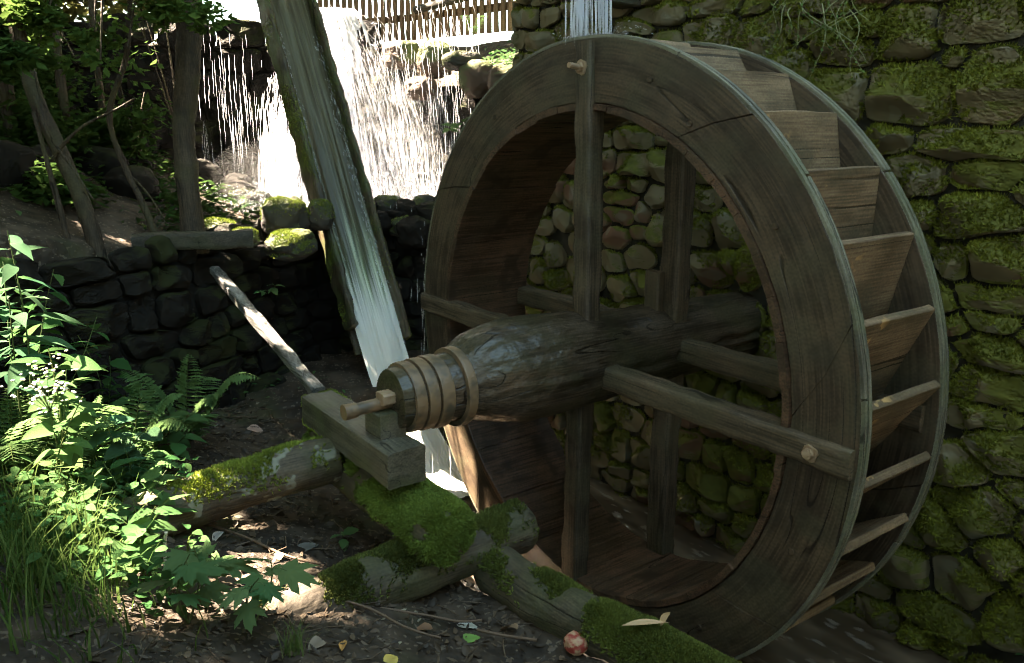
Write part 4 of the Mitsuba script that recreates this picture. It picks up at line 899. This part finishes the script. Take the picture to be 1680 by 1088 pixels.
plant('maple_seedling', 'maple seedling with lobed leaves at the bottom, nearer the cross log', (0.46, -1.82, -0.53), [((0.42, -1.72, -0.32), 5, 0.5), ((0.54, -1.80, -0.30), 4, 0.5)], 20, 'maple', (0.18, 0.15), (0.10, 0.17, 0.07))
plant('wall_sprig', 'small leafy sprig growing from the retaining wall beside the chute', (-2.72, -0.62, -0.02), [((-2.60, -0.60, 0.05), 5, 0.3), ((-2.62, -0.7, 0.0), 4, 0.3)], 21, 'ovate', (0.07, 0.04), G4, stem_r=0.002)
plant('wall_sprig', 'small pale sprig on rocks in the spray left of the wheel', (*AD(-0.42, 7.05), 1.05), [((*AD(-0.5, 6.85), 1.15), 6, 0.3), ((*AD(-0.36, 6.9), 1.2), 5, 0.3)], 22, 'ovate', (0.11, 0.08), G4, stem_r=0.003)
plant('ground_sprig', 'seedling with two small leaves on the bare soil left of the mossy log', (-0.25, -1.20, -0.74), [((-0.22, -1.19, -0.66), 4, 0.6)], 23, 'ovate', (0.07, 0.045), G4, stem_r=0.002)
plant('corner_bush', 'leafy green clump at the water edge in the bottom right corner', (1.72, 0.98, -1.42), [((1.62, 0.82, -1.12), 12, 0.2), ((1.78, 0.78, -1.05), 12, 0.2), ((1.80, 0.95, -1.0), 10, 0.2)], 24, 'ovate', (0.07, 0.04), G2, stem_r=0.003)
# trailing vine on the mossy wall
r = np.random.default_rng(31); vt = thing('wall_vine', 'thin trailing vine with tiny leaves hanging on the mossy wall above the wheel', 'plant'); st = []; lv = []
for k in range(16):
    x0, z0 = r.uniform(0.30, 0.66), r.uniform(1.62, 1.85); a = r.uniform(-2.6, -0.5); L = r.uniform(0.15, 0.42)
    t_ = np.linspace(0, 1, 12)
    c = np.column_stack([x0 + L * math.cos(a) * t_ + 0.05 * np.sin(t_ * 5 + k), 1.08 - 0.05 * np.sin(np.pi * t_) - r.uniform(0, 0.03), z0 + L * math.sin(a) * t_ * 1.0 - 0.05 * t_ ** 2])
    st.append(tube(c, np.linspace(0.0028, 0.0014, 12), 5) + (np.repeat([[0.22, 0.24, 0.12]], 62, 0),))
    for q in range(12):
        P = c[r.integers(3, 12)]; v, f = blade(r.uniform(0.012, 0.026), 0.012, 'ovate', 0.2, 0.2, 3)
        v = orient(v, P, [r.normal(), -0.5, r.normal()], r.uniform(-1, 1)); lv.append((v, f, shade(v, (0.13, 0.19, 0.06), r)))
put_color('stem', merge(st), 'm_dry', vt, smooth=True); kind(put_color('leaves', merge(lv), 'm_leaf', vt, smooth=True), 'stuff')
# white umbels
fh_ = thing('white_flower', 'cluster of tiny white flowers among the leaves at the left edge', 'flower')
r = np.random.default_rng(33); pts = np.array([-0.36, -2.23, 0.20]) + r.normal(0, 1, (90, 3)) * [0.05, 0.05, 0.055]
ic = trimesh.creation.icosphere(subdivisions=1); fl_ = [(ic.vertices * r.uniform(0.004, 0.008) * [1, 1, 0.6] + p, ic.faces, np.repeat([[0.75, 0.74, 0.62]], len(ic.vertices), 0)) for p in pts]
kind(put_color('petals', merge(fl_), 'm_dry', fh_, smooth=True), 'stuff')
kk = [tube([(-0.50, -2.22, -0.1), (-0.42, -2.23, 0.08), p], [0.002, 0.0016, 0.0008], 4) for p in pts[::6]]
kk = merge(kk); put_color('stem', (*kk, np.repeat([[0.08, 0.12, 0.04]], len(kk[0]), 0)), 'm_dry', fh_, smooth=True)

# grass
def grass(pts, L, r, col0, col1, w=0.006, k=6):
    m = len(pts); t = np.linspace(0, 1, k)
    az = r.uniform(0, 2 * np.pi, m); ln = L * r.uniform(0.5, 1.2, m); bend = r.uniform(0.15, 0.95, m)
    h = np.column_stack([np.cos(az), np.sin(az), 0 * az])
    c = pts[:, None] + np.array([0, 0, 1.0]) * (ln[:, None] * (t - 0.45 * bend[:, None] * t ** 2.2))[..., None] + h[:, None] * (ln * bend)[:, None, None] * (t ** 1.8)[None, :, None] * 0.75
    s = np.column_stack([-np.sin(az), np.cos(az), 0 * az])
    W = w * r.uniform(0.6, 1.3, m)[:, None] * (1 - t ** 1.6)[None] * 0.5
    v = np.stack([c - s[:, None] * W[..., None], c + s[:, None] * W[..., None]], 2)
    col = np.asarray(col0) + (np.asarray(col1) - np.asarray(col0)) * r.random((m, 1)); col = np.repeat(col, 2 * k, 0)
    q = []
    for i in range(k - 1): q += [(2 * i, 2 * i + 1, 2 * i + 3), (2 * i, 2 * i + 3, 2 * i + 2)]
    q = np.array(q); f = (q[None] + (np.arange(m) * 2 * k)[:, None, None]).reshape(-1, 3)
    return v.reshape(-1, 3), f, col
def on_ground(x, y): return np.column_stack([x, y, ground_z(x, y) - 0.01])
r = np.random.default_rng(41)
n_ = 520; s_ = r.normal(0, 1, (n_, 2)) * [0.26, 0.13] + [0.02, -2.36]
s2 = r.normal(0, 1, (380, 2)) * [0.35, 0.16] + [-0.55, -2.25]
kind(put_color('grass', grass(on_ground(*np.vstack([s_, s2]).T), 0.30, r, (0.035, 0.075, 0.016), (0.12, 0.17, 0.05), 0.008), 'm_leaf', smooth=True), 'stuff', 'long dark green grass hanging over the lower left bank', 'grass')
gt = grass(on_ground(*(r.normal(0, 0.022, (60, 2)) + [0.60, -1.72]).T), 0.14, r, (0.09, 0.15, 0.04), (0.16, 0.2, 0.07), 0.004)
tag(put_color('grass_tuft', gt, 'm_leaf', smooth=True), 'small pale tuft of grass by the near end of the cross log', 'grass')
# small-leaved ground cover on the bank
cv = []; DK0_ = (0.035, 0.065, 0.018)
def cover_at(x, y, n, hmax, size, col):
    for _ in range(n):
        P = np.array([x + r.normal(0, 0.13), y + r.normal(0, 0.10), 0]); P[2] = ground_z(P[0], P[1], False) + r.uniform(0.02, hmax)
        v, f = blade(size * r.uniform(0.6, 1.3), size * 0.6, 'ovate', 0.3, 0.2, 4); az = r.uniform(0, 6.28)
        v = orient(v, P, [math.cos(az), math.sin(az), r.uniform(-0.3, 0.4)], r.uniform(-0.5, 0.5)); cv.append((v, f, shade(v, col, r, 0.25)))
for x, y in [(-1.6, -2.0), (-1.35, -1.95), (-1.1, -1.9), (-0.85, -2.1), (-0.6, -2.15), (-0.35, -2.1), (-0.95, -2.3), (-0.5, -2.3), (-0.2, -2.2), (-1.5, -2.25), (-1.9, -2.1), (-0.75, -1.85), (0.1, -2.05), (-1.15, -2.2), (-0.3, -2.3)]:
    cover_at(x, y, 120, 0.20, 0.055, G2 if r.random() < 0.5 else G1)
for _ in range(44):
    x, y = AD(r.uniform(-3.9, -2.2), r.uniform(5.2, 7.6)); cover_at(x, y, 60, 0.16, 0.07, DK0_)
for _ in range(14):
    x, y = AD(r.uniform(-0.75, 0.25), r.uniform(6.7, 7.7)); cover_at(x, y, 45, 0.10, 0.05, G2)
for _ in range(10):
    x, y = AD(r.uniform(-2.7, -1.5), r.uniform(5.5, 6.4)); cover_at(x, y, 14, 0.06, 0.04, G1)
kind(put_color('ground_cover', merge(cv), 'm_leaf', smooth=True), 'stuff', 'small leaved weeds covering the left bank', 'weeds')

# ------------------------------------------------------------------ leaf litter, twigs and the leaves one can tell apart
r = np.random.default_rng(51); lit = []
m_ = 5200
lx, ly = r.uniform(-2.6, 1.5, m_), r.uniform(-2.35, -0.62, m_)
ok = (ly < np.where(lx < 0.35, -0.80, -0.80 + 0.15 * (lx - 0.35))) & (line_distance(lx, ly, WALL_LINE) < -0.05); lx, ly = lx[ok], ly[ok]
lz = ground_z(lx, ly)
for x, y, z in zip(lx, ly, lz):
    L = r.uniform(0.012, 0.05); v, f = blade(L, L * r.uniform(0.2, 0.75), 'ovate', r.uniform(-0.5, 0.6), r.uniform(-0.5, 0.6), 4)
    az = r.uniform(0, 6.28); v = orient(v, (x, y, z + 0.006), [math.cos(az), math.sin(az), r.normal(0, 0.25)], r.normal(0, 0.5))
    t_ = r.random(); col = np.array([0.026, 0.019, 0.012]) * (1 - t_) + np.array([0.10, 0.072, 0.046]) * t_ ** 1.5
    if r.random() < 0.03: col = np.array([0.22, 0.20, 0.15])
    lit.append((v, f, np.repeat(col[None], len(v), 0)))
for x, y, z in list(zip(lx, ly, lz))[:260]:
    L = r.uniform(0.04, 0.2); az = r.uniform(0, 6.28); d = np.array([math.cos(az), math.sin(az), 0]) * L / 2
    mid = np.array([x, y, z + 0.012]); bow = np.cross(d, [0, 0, 1]) * r.normal(0, 0.25)
    v, f = tube([mid - d, mid + bow, mid + d], [0.0022, 0.003, 0.0012], 5)
    lit.append((v, f, np.repeat((np.array([0.075, 0.055, 0.036]) * r.uniform(0.5, 1.6))[None], len(v), 0)))
kind(put_color('leaf_litter', merge(lit), 'm_dry', smooth=True), 'stuff', 'small dead leaves and twig bits strewn over the dark soil', 'leaf litter')
def fallen(label, x, y, L, W, col, shape='ovate', seed=0, curl=0.2, fold=0.2, dz=0.012, az=None, name='fallen_leaf'):
    r = np.random.default_rng(seed); az = r.uniform(0, 6.28) if az is None else az
    v, f = blade(L, W, shape, curl, fold, 8); v[:, 0] -= L / 2
    n3 = v.copy(); v[:, 2] += 0.12 * L * (meshkit.fbm(n3 * 40 + seed, 2, seed) - 0.5)
    v = orient(v, (x, y, float(ground_z(x, y)) + dz + max(0, curl) * L * 0.3), [math.cos(az), math.sin(az), 0.05], r.normal(0, 0.15))
    vein = np.where(np.arange(len(v)) % 3 == 1, 0.75, 1.0)[:, None]
    tag(put_color(name, (v, f, np.repeat([col], len(v), 0) * vein), 'm_dry', smooth=True), label, 'leaf')
fallen('silvery white dead leaf lying on the soil right of the cross log', 0.578, -1.03, 0.085, 0.045, (0.46, 0.48, 0.44), seed=1, az=0.9)
fallen('round fresh green leaf beside the silvery white leaf', 0.665, -1.065, 0.062, 0.058, (0.16, 0.30, 0.07), 'heart', 2, 0.1, 0.15, az=1.2)
fallen('yellow dead leaf at the bottom edge, below the cross log', 0.72, -1.43, 0.07, 0.05, (0.55, 0.42, 0.10), 'ovate', 3, 0.2, 0.3, az=2.0)
fallen('curled orange leaf on the soil near the grass tuft', 0.62, -1.56, 0.075, 0.028, (0.45, 0.24, 0.07), 'lance', 4, 0.2, 0.6, az=2.6)
fallen('round grey brown leaf next to the grass tuft', 0.58, -1.645, 0.06, 0.052, (0.20, 0.16, 0.12), 'heart', 5, 0.1, 0.2)
fallen('curled brown leaf arching on the soil beside the long edge log', 0.67, -0.90, 0.085, 0.055, (0.20, 0.135, 0.085), 'ovate', 6, 0.7, 0.4)
fallen('brown leaf lying flat at the foot of the mossy log end', 0.56, -1.22, 0.08, 0.05, (0.17, 0.10, 0.06), 'ovate', 7, 0.3, 0.5)
fallen('green grey leaf lying left of the bare soil patch, by the maple seedlings', -0.16, -1.78, 0.08, 0.05, (0.15, 0.20, 0.11), 'ovate', 8, 0.2, 0.3)
fallen('pale sunlit leaf on the soil in front of the lichen log', -0.33, -1.70, 0.07, 0.045, (0.42, 0.38, 0.34), 'ovate', 9, 0.3, 0.3)
fallen('yellow green leaf on the soil between the lichen log and the cross log', -0.10, -1.52, 0.06, 0.04, (0.24, 0.24, 0.10), 'ovate', 10, 0.2, 0.3)
fallen('pink brown sunlit leaf on the ground at the foot of the retaining wall', -2.02, -0.98, 0.12, 0.07, (0.45, 0.30, 0.25), 'ovate', 11, 0.4, 0.4)
fallen('large grey leaf on soil just in front of the lichen log', -0.18, -1.36, 0.09, 0.06, (0.12, 0.12, 0.11), 'heart', 12, 0.1, 0.2)
# the pale curled leaf on the moss, and the rotting apple
v, f = blade(0.17, 0.035, 'lance', 0.02, 0.5, 10); v2, f2 = blade(0.06, 0.05, 'ovate', -0.3, 0.5, 6)
v = orient(v, (1.10, -0.715, -0.60), [0.52, 0.80, 0.06]); v2 = orient(v2, (1.175, -0.60, -0.605), [0.3, 0.4, 0.45])
lm_ = merge([(v, f), (v2, f2)]); tag(put_color('fallen_leaf', (*lm_, np.repeat([[0.46, 0.32, 0.18]], len(lm_[0]), 0)), 'm_dry', smooth=True), 'pale tan curled leaf lying on the moss of the long edge log', 'leaf')
ap = thing('apple', 'small rotting red apple on the soil beside the long edge log', 'apple')
v, f = blob((0.925, -0.775, -0.745), (0.088, 0.088, 0.075), 3, 0.10, 4, 2.2); c = np.stack([meshkit.fbm(v * 60, 3, 2)] * 3, -1)
put_color('skin', (v, f, np.array([0.26, 0.04, 0.028]) * (1 - sstep(0.35, 0.65, c)) + np.array([0.42, 0.27, 0.17]) * sstep(0.35, 0.65, c)), 'm_dry', ap, smooth=True)
for k, (lab, pts, rad) in enumerate([
    ('long bent twig on the soil below the mossy log end', [(0.38, -1.30, -0.685), (0.50, -1.15, -0.715), (0.58, -1.05, -0.735), (0.60, -0.98, -0.745)], 0.005),
    ('straight brown stick lying right of the round green leaf', [(0.64, -1.03, -0.745), (0.74, -0.95, -0.75), (0.82, -0.88, -0.75)], 0.006),
    ('curved twig in front of the cross log', [(0.30, -1.50, -0.60), (0.44, -1.36, -0.64), (0.56, -1.30, -0.665), (0.66, -1.20, -0.70)], 0.005),
    ('dead stick lying across the soil in front of the lichen log', [(-0.45, -1.72, -0.55), (-0.30, -1.60, -0.585), (-0.08, -1.48, -0.62), (0.0, -1.38, -0.65)], 0.006),
    ('pale dead stalk standing up among the grass at bottom left', [(-0.03, -1.97, -0.50), (-0.03, -1.965, -0.40), (-0.02, -1.955, -0.33)], 0.0065)]):
    v, f = tube(resample(pts, 24), rad, 7, rough=0.002, freq=30, seed=k); tw = thing('twig', lab, 'twig')
    put_color('stem', (v, f, np.repeat([[0.5, 0.46, 0.38] if k == 4 else [0.11, 0.075, 0.05]], len(v), 0)), 'm_dry', tw, smooth=True)

# chosen sun patches: leaves on the sun ray to each are left out
r = np.random.default_rng(91)
GAPS = []
def gap(p, rad): GAPS.append((*p, rad))
for a in np.arange(-2.7, -0.1, 0.4):
    for z in (0.4, 0.9, 1.4, 1.9): gap((*AD(a, 7.9 - max(0, a + 1) * 0.8), z), 0.32)
for a in (-2.4, -1.9, -1.5): gap((*AD(a, 7.1), 0.4), 0.28)
for x, y in ((-5.2, 1.4), (-4.5, 1.6), (-3.9, 1.8), (-3.3, 2.0)): gap((x - 1.2, y + 1.5, 1.9), 0.7)
for a, D, z in ((-0.3, 7.1, 1.85), (0.0, 6.7, 1.7), (-1.66, 6.2, 0.62)): gap((*AD(a, D), z), 0.2 if z > 1 else 0.08)
gap((-1.30, 0, -0.76), 0.16); gap((-1.18, 0, -0.84), 0.16); gap((-1.06, 0, -0.94), 0.16); gap((-0.93, 0, -1.04), 0.15); gap((-1.95, 0.25, -1.05), 0.34); gap((-1.75, 0.25, -1.2), 0.3); gap((-2.35, 0.25, -0.75), 0.26); gap((-2.55, 0.25, -0.45), 0.2)
for p, s in (*[((x, -1.05, -0.16 - (x + 0.74) * 0.24), 0.11) for x in (-0.85, -1.0, -1.15, -1.3, -1.45, -1.6, -1.75, -1.9, -2.05)], ((-0.42, -1.7, -0.32), 0.05), ((-2.05, -0.95, -0.72), 0.13), ((-0.3, -1.72, -0.55), 0.06), ((-0.55, -1.07, -0.15), 0.03)): gap(p, s)
for _ in range(80): gap((r.uniform(-1.6, 0.25), r.uniform(-2.22, -1.75), r.uniform(-0.5, 0.0)), r.uniform(0.035, 0.11))
gap((-1.45, -1.42, -0.25), 0.10); gap((-1.0, -2.1, -0.1), 0.16); gap((-0.8, -2.2, -0.2), 0.14)
for _ in range(18): gap((r.uniform(-1.1, -0.5), r.uniform(-2.3, -2.1), r.uniform(0.1, 0.7)), r.uniform(0.04, 0.09))
for _ in range(9): gap((r.uniform(0.0, 0.6), r.uniform(-2.1, -1.75), r.uniform(-0.5, -0.3)), r.uniform(0.03, 0.06))
for _ in range(16): gap((*AD(r.uniform(-3.0, -1.9), r.uniform(4.2, 5.0)), r.uniform(1.25, 1.75)), r.uniform(0.04, 0.10))
GAPS = np.array(GAPS)
def in_gap(p, least=0.0):
    drop = np.zeros(len(p), bool)
    for x, y, z, rad_ in GAPS:
        if rad_ < least: continue
        d = p - [x, y, z]; al = d @ SUN
        drop |= (np.linalg.norm(d - al[:, None] * SUN, axis=1) < rad_ + 0.05) & (al > 0.05)
    return drop

# ------------------------------------------------------------------ trees and overhanging foliage
tr = thing('tree', 'stout dark tree trunk rising from the terrace edge left of the chute', 'tree')
pts = resample([(-2.66, -1.09, 0.30), (-2.70, -1.08, 0.7), (-2.76, -1.05, 1.1), (-2.83, -0.97, 1.5), (-2.95, -0.90, 1.95), (-3.1, -0.9, 3.2), (-3.3, -1.0, 5.0)], 90)
tm = tube(pts, np.interp(pts[:, 2], [0.3, 0.45, 0.9, 1.5, 1.9, 5], [0.10, 0.076, 0.070, 0.078, 0.086, 0.08]), 30, rough=0.020, freq=7, seed=3)
obj('trunk', tm, 'm_bark', tr, smooth=45)
t2 = thing('tree', 'slender leaning tree at the left with two dead shoots at its side', 'tree')
def trunk(parent, name, pts, r0, r1, n=50, k=14, rough=0.006, seed=0, mat='m_bark'):
    p = resample(pts, n); obj(name, tube(p, np.linspace(r0, r1, n), k, rough=rough, freq=14, seed=seed), mat, parent, smooth=45)
trunk(t2, 'trunk', [(*AD(-2.46, 4.78), 0.15), (*AD(-2.54, 4.82), 0.60), (*AD(-2.68, 4.86), 1.0), (*AD(-2.81, 4.9), 1.35), (*AD(-2.96, 5.0), 2.6), (*AD(-3.16, 5.1), 4.5)], 0.047, 0.034, seed=4)
trunk(t2, 'shoot', [(*AD(-2.58, 4.72), 0.15), (*AD(-2.66, 4.74), 0.7), (*AD(-2.76, 4.80), 1.2)], 0.022, 0.012, seed=5)
trunk(t2, 'branch', [(*AD(-2.70, 4.8), 0.92), (*AD(-2.46, 4.75), 1.12), (*AD(-2.22, 4.7), 1.22), (*AD(-2.10, 4.65), 1.27)], 0.012, 0.005, 30, 8, 0.002, 6)
trunk(t2, 'branch', [(*AD(-2.81, 4.9), 1.35), (*AD(-2.68, 4.75), 1.12), (*AD(-2.48, 4.65), 0.86), (*AD(-2.38, 4.6), 0.72)], 0.011, 0.005, 30, 8, 0.002, 7)
t3 = thing('sapling', 'thin bent reddish sapling between the leaning tree and the stout trunk', 'tree')
trunk(t3, 'trunk', [(*AD(-2.34, 5.3), 0.34), (*AD(-2.44, 5.35), 0.62), (*AD(-2.55, 5.4), 0.85), (*AD(-2.62, 5.4), 1.15), (*AD(-2.50, 5.5), 1.6), (*AD(-2.45, 5.6), 2.4)], 0.022, 0.013, seed=8)
trunk(t3, 'branch', [(*AD(-2.52, 5.4), 0.80), (*AD(-2.38, 5.35), 0.66), (*AD(-2.28, 5.3), 0.5)], 0.008, 0.004, 20, 6, 0.001, 9)
for k, (a, D, rad_, lab) in enumerate([(-3.75, 6.2, 0.055, 'dim background trunk at the far left edge'), (-3.55, 6.6, 0.035, 'dim thin background trunk, second from the left edge'), (-3.45, 7.0, 0.03, 'dim thin background trunk just left of the leaning tree top')]):
    t_ = thing('background_tree', lab, 'tree'); x, y = AD(a, D); z = float(ground_z(x, y, False))
    trunk(t_, 'trunk', [(x, y, z - 0.1), (x + 0.03, y, z + 0.8), (x - 0.05, y + 0.05, z + 2.0), (x, y, z + 4.5)], rad_, rad_ * 0.7, 30, 12, 0.008, 20 + k)
def leaf_cloud(centres, radii, count, size, col0, col1, r, droop=0.25, shape='ovate'):
    """Leaf-sized faces spread through clumps."""
    c = np.asarray(centres); w = np.asarray(radii)
    k = r.choice(len(c), count, p=(w ** 2).prod(1) / (w ** 2).prod(1).sum() if w.ndim > 1 else w ** 2 / (w ** 2).sum())
    d = r.normal(size=(count, 3)); d /= np.linalg.norm(d, axis=1, keepdims=True); d *= (r.random((count, 1)) ** 0.45)
    P = c[k] + d * (w[k] if w.ndim > 1 else w[k, None])
    az = r.uniform(0, 2 * np.pi, count); el = r.normal(-droop, 0.35, count)
    h = np.column_stack([np.cos(az) * np.cos(el), np.sin(az) * np.cos(el), np.sin(el)])
    s = np.cross(h, np.array([0, 0, 1.0]) + 0.45 * r.normal(size=(count, 3))); s /= np.linalg.norm(s, axis=1, keepdims=True) + 1e-9
    L = size * r.uniform(0.55, 1.3, (count, 1)); W = L * (0.27 if shape == 'ovate' else 0.12)
    nn = np.cross(h, s)
    v = np.stack([P, P + h * L * 0.45 + s * W + nn * W * 0.3, P + h * L, P + h * L * 0.45 - s * W + nn * W * 0.3], 1)
    t_ = r.random((count, 1)); col = np.asarray(col0) * (1 - t_) + np.asarray(col1) * t_
    f = np.array([[0, 1, 2], [0, 2, 3]]); f = (f[None] + (np.arange(count) * 4)[:, None, None]).reshape(-1, 3)
    return v, f, np.repeat(col, 4, 0)
def foliage(name, label, base, tips, count, size, col0, col1, seed, cat, clump=0.16, bark='m_bark', shape='ovate', droop=0.25):
    r = np.random.default_rng(seed); t_ = thing(name, label, cat); st, cen, rad = [], [], []
    for tp in tips:
        c = resample([base, (np.asarray(base) + np.asarray(tp)) / 2 + [0, 0, 0.10], tp], 14); st.append(tube(c, np.linspace(0.016, 0.004, 14), 6))
        for q in range(5, 14, 2): cen.append(c[q] + r.normal(0, 0.05, 3)); rad.append([clump * r.uniform(0.6, 1.3), clump * r.uniform(0.6, 1.3), clump * r.uniform(0.35, 0.7)])
    obj('branch', merge(st), bark, t_, smooth=45)
    v, f, c = leaf_cloud(cen, rad, count, size, col0, col1, r, droop, shape)
    ok = ~in_gap(v.mean(1), 0.15); v = v[ok]; c = c.reshape(-1, 4, 3)[ok].reshape(-1, 3); f = f[:2 * len(v)]
    kind(put_color('leaves', (v.reshape(-1, 3), f, c), 'm_leaf', t_, smooth=True), 'stuff')
def W3(a, D, z): return (*AD(a, D), z)
DK0, DK1 = (0.030, 0.060, 0.016), (0.075, 0.13, 0.034)
foliage('overhanging_branch', 'leafy branch hanging in from the top left corner, nearest the camera', W3(-3.4, 4.2, 2.60), [W3(-2.9, 4.1, 1.40), W3(-2.6, 4.2, 1.53), W3(-3.1, 4.4, 1.68), W3(-2.75, 4.0, 1.73)], 5200, 0.075, DK0, DK1, 1, 'branch')
foliage('overhanging_branch', 'leafy branch with bright sunlit sprays above the thin sapling', W3(-2.4, 5.4, 2.70), [W3(-2.75, 4.9, 1.53), W3(-2.45, 5.0, 1.40), W3(-2.2, 5.1, 1.63), W3(-2.55, 5.2, 1.68)], 5200, 0.07, (0.045, 0.085, 0.02), (0.12, 0.19, 0.045), 2, 'branch')
foliage('overhanging_branch', 'leafy branch crossing the top of the stout trunk', W3(-1.9, 5.2, 2.70), [W3(-2.0, 4.9, 1.68), W3(-2.2, 4.85, 1.56), W3(-1.75, 4.95, 1.78)], 3000, 0.065, (0.045, 0.085, 0.02), (0.12, 0.19, 0.045), 3, 'branch')
foliage('overhanging_branch', 'dark leafy branch behind the leaning tree', W3(-3.6, 5.8, 2.60), [W3(-3.3, 5.6, 1.48), W3(-3.0, 5.8, 1.58), W3(-3.5, 5.6, 1.73), W3(-2.9, 6.0, 1.88)], 5200, 0.08, DK0, DK1, 4, 'branch')
for k, (a, D, z, sx, n_, lab) in enumerate([(-3.7, 6.4, 0.95, 0.55, 2400, 'dark shrub at the left edge below the overhanging branches'), (-3.2, 7.0, 1.25, 0.55, 2200, 'dark shrub behind the leaning tree'), (-4.2, 7.2, 1.7, 0.8, 2600, 'dark shrub filling the far upper left'),
                                           (-3.15, 7.9, 2.1, 0.6, 1800, 'shrub on the upper bank left of the stout trunk top'), (-2.95, 5.3, 0.62, 0.28, 1000, 'low leafy shrub at the foot of the leaning tree')]):
    x, y = AD(a, D)
    foliage('shrub', lab, (x, y, float(ground_z(x, y, False))), [(x + sx * dx, y + sx * dy, z + sx * dz) for dx, dy, dz in ((0.5, 0.2, 0.1), (-0.4, 0.3, 0.3), (0.1, -0.5, -0.1), (0.3, -0.2, 0.5), (-0.3, -0.3, 0.0))], n_, 0.085, DK0, DK1, 30 + k, 'shrub', sx * 0.5)

# ------------------------------------------------------------------ unseen canopy of the wood overhead; clumps, clearing and gaps placed for the light
r = np.random.default_rng(92)
nc = 1300
cen = np.column_stack([r.uniform(-17, 11, nc), r.uniform(-12, 11, nc), r.uniform(4.6, 7.6, nc)])
cen = cen[np.hypot((cen[:, 0] + 2.7) / 13.5, (cen[:, 1] + 0.3) / 11.3) < 1]
extra = np.column_stack([r.uniform(-2.6, 2.2, 340), r.uniform(-1.9, 1.5, 340), r.uniform(-1.4, 2.0, 340)])  # clumps added on the sun side to keep wheel and wall shaded
extra = extra + SUN * ((r.uniform(5.6, 8.0, 340) - extra[:, 2]) / SUN[2])[:, None]
az = r.uniform(0, 2 * np.pi, 1250); view = math.atan2(FH[1], FH[0])
open_ = (np.abs((az - view + np.pi) % (2 * np.pi) - np.pi) < 0.42)
az = az[~open_]; rim = np.column_stack([-2.7 + 13.2 * np.cos(az), -0.3 + 11.2 * np.sin(az), r.uniform(0.3, 5.5, len(az))])  # ring of leaf clumps added to hold back low sky light
cen = cen[(cen[:, 0] < 0.5) | (np.abs(cen[:, 1] + 0.6) > 4.2) | (cen[:, 0] > 7.5)]  # clearing cut so that sky light reaches wheel and wall
cen = np.vstack([cen, extra, extra, rim])
v, f, c = leaf_cloud(cen, np.column_stack([np.full(len(cen), 0.95)] * 2 + [np.full(len(cen), 0.5)]), 290000, 0.30, DK0, DK1, r, 0.1)
drop = in_gap(v.mean(1))
v = v[~drop]; m = len(v)
f = (np.array([[0, 1, 2], [0, 2, 3]])[None] + (np.arange(m) * 4)[:, None, None]).reshape(-1, 3)
kind(obj('shade_canopy', (v.reshape(-1, 3), f), 'm_canopy', smooth=False), 'stuff', 'unseen leaf canopy of the wood overhead, shaped to set the shade and sun patches', 'canopy')
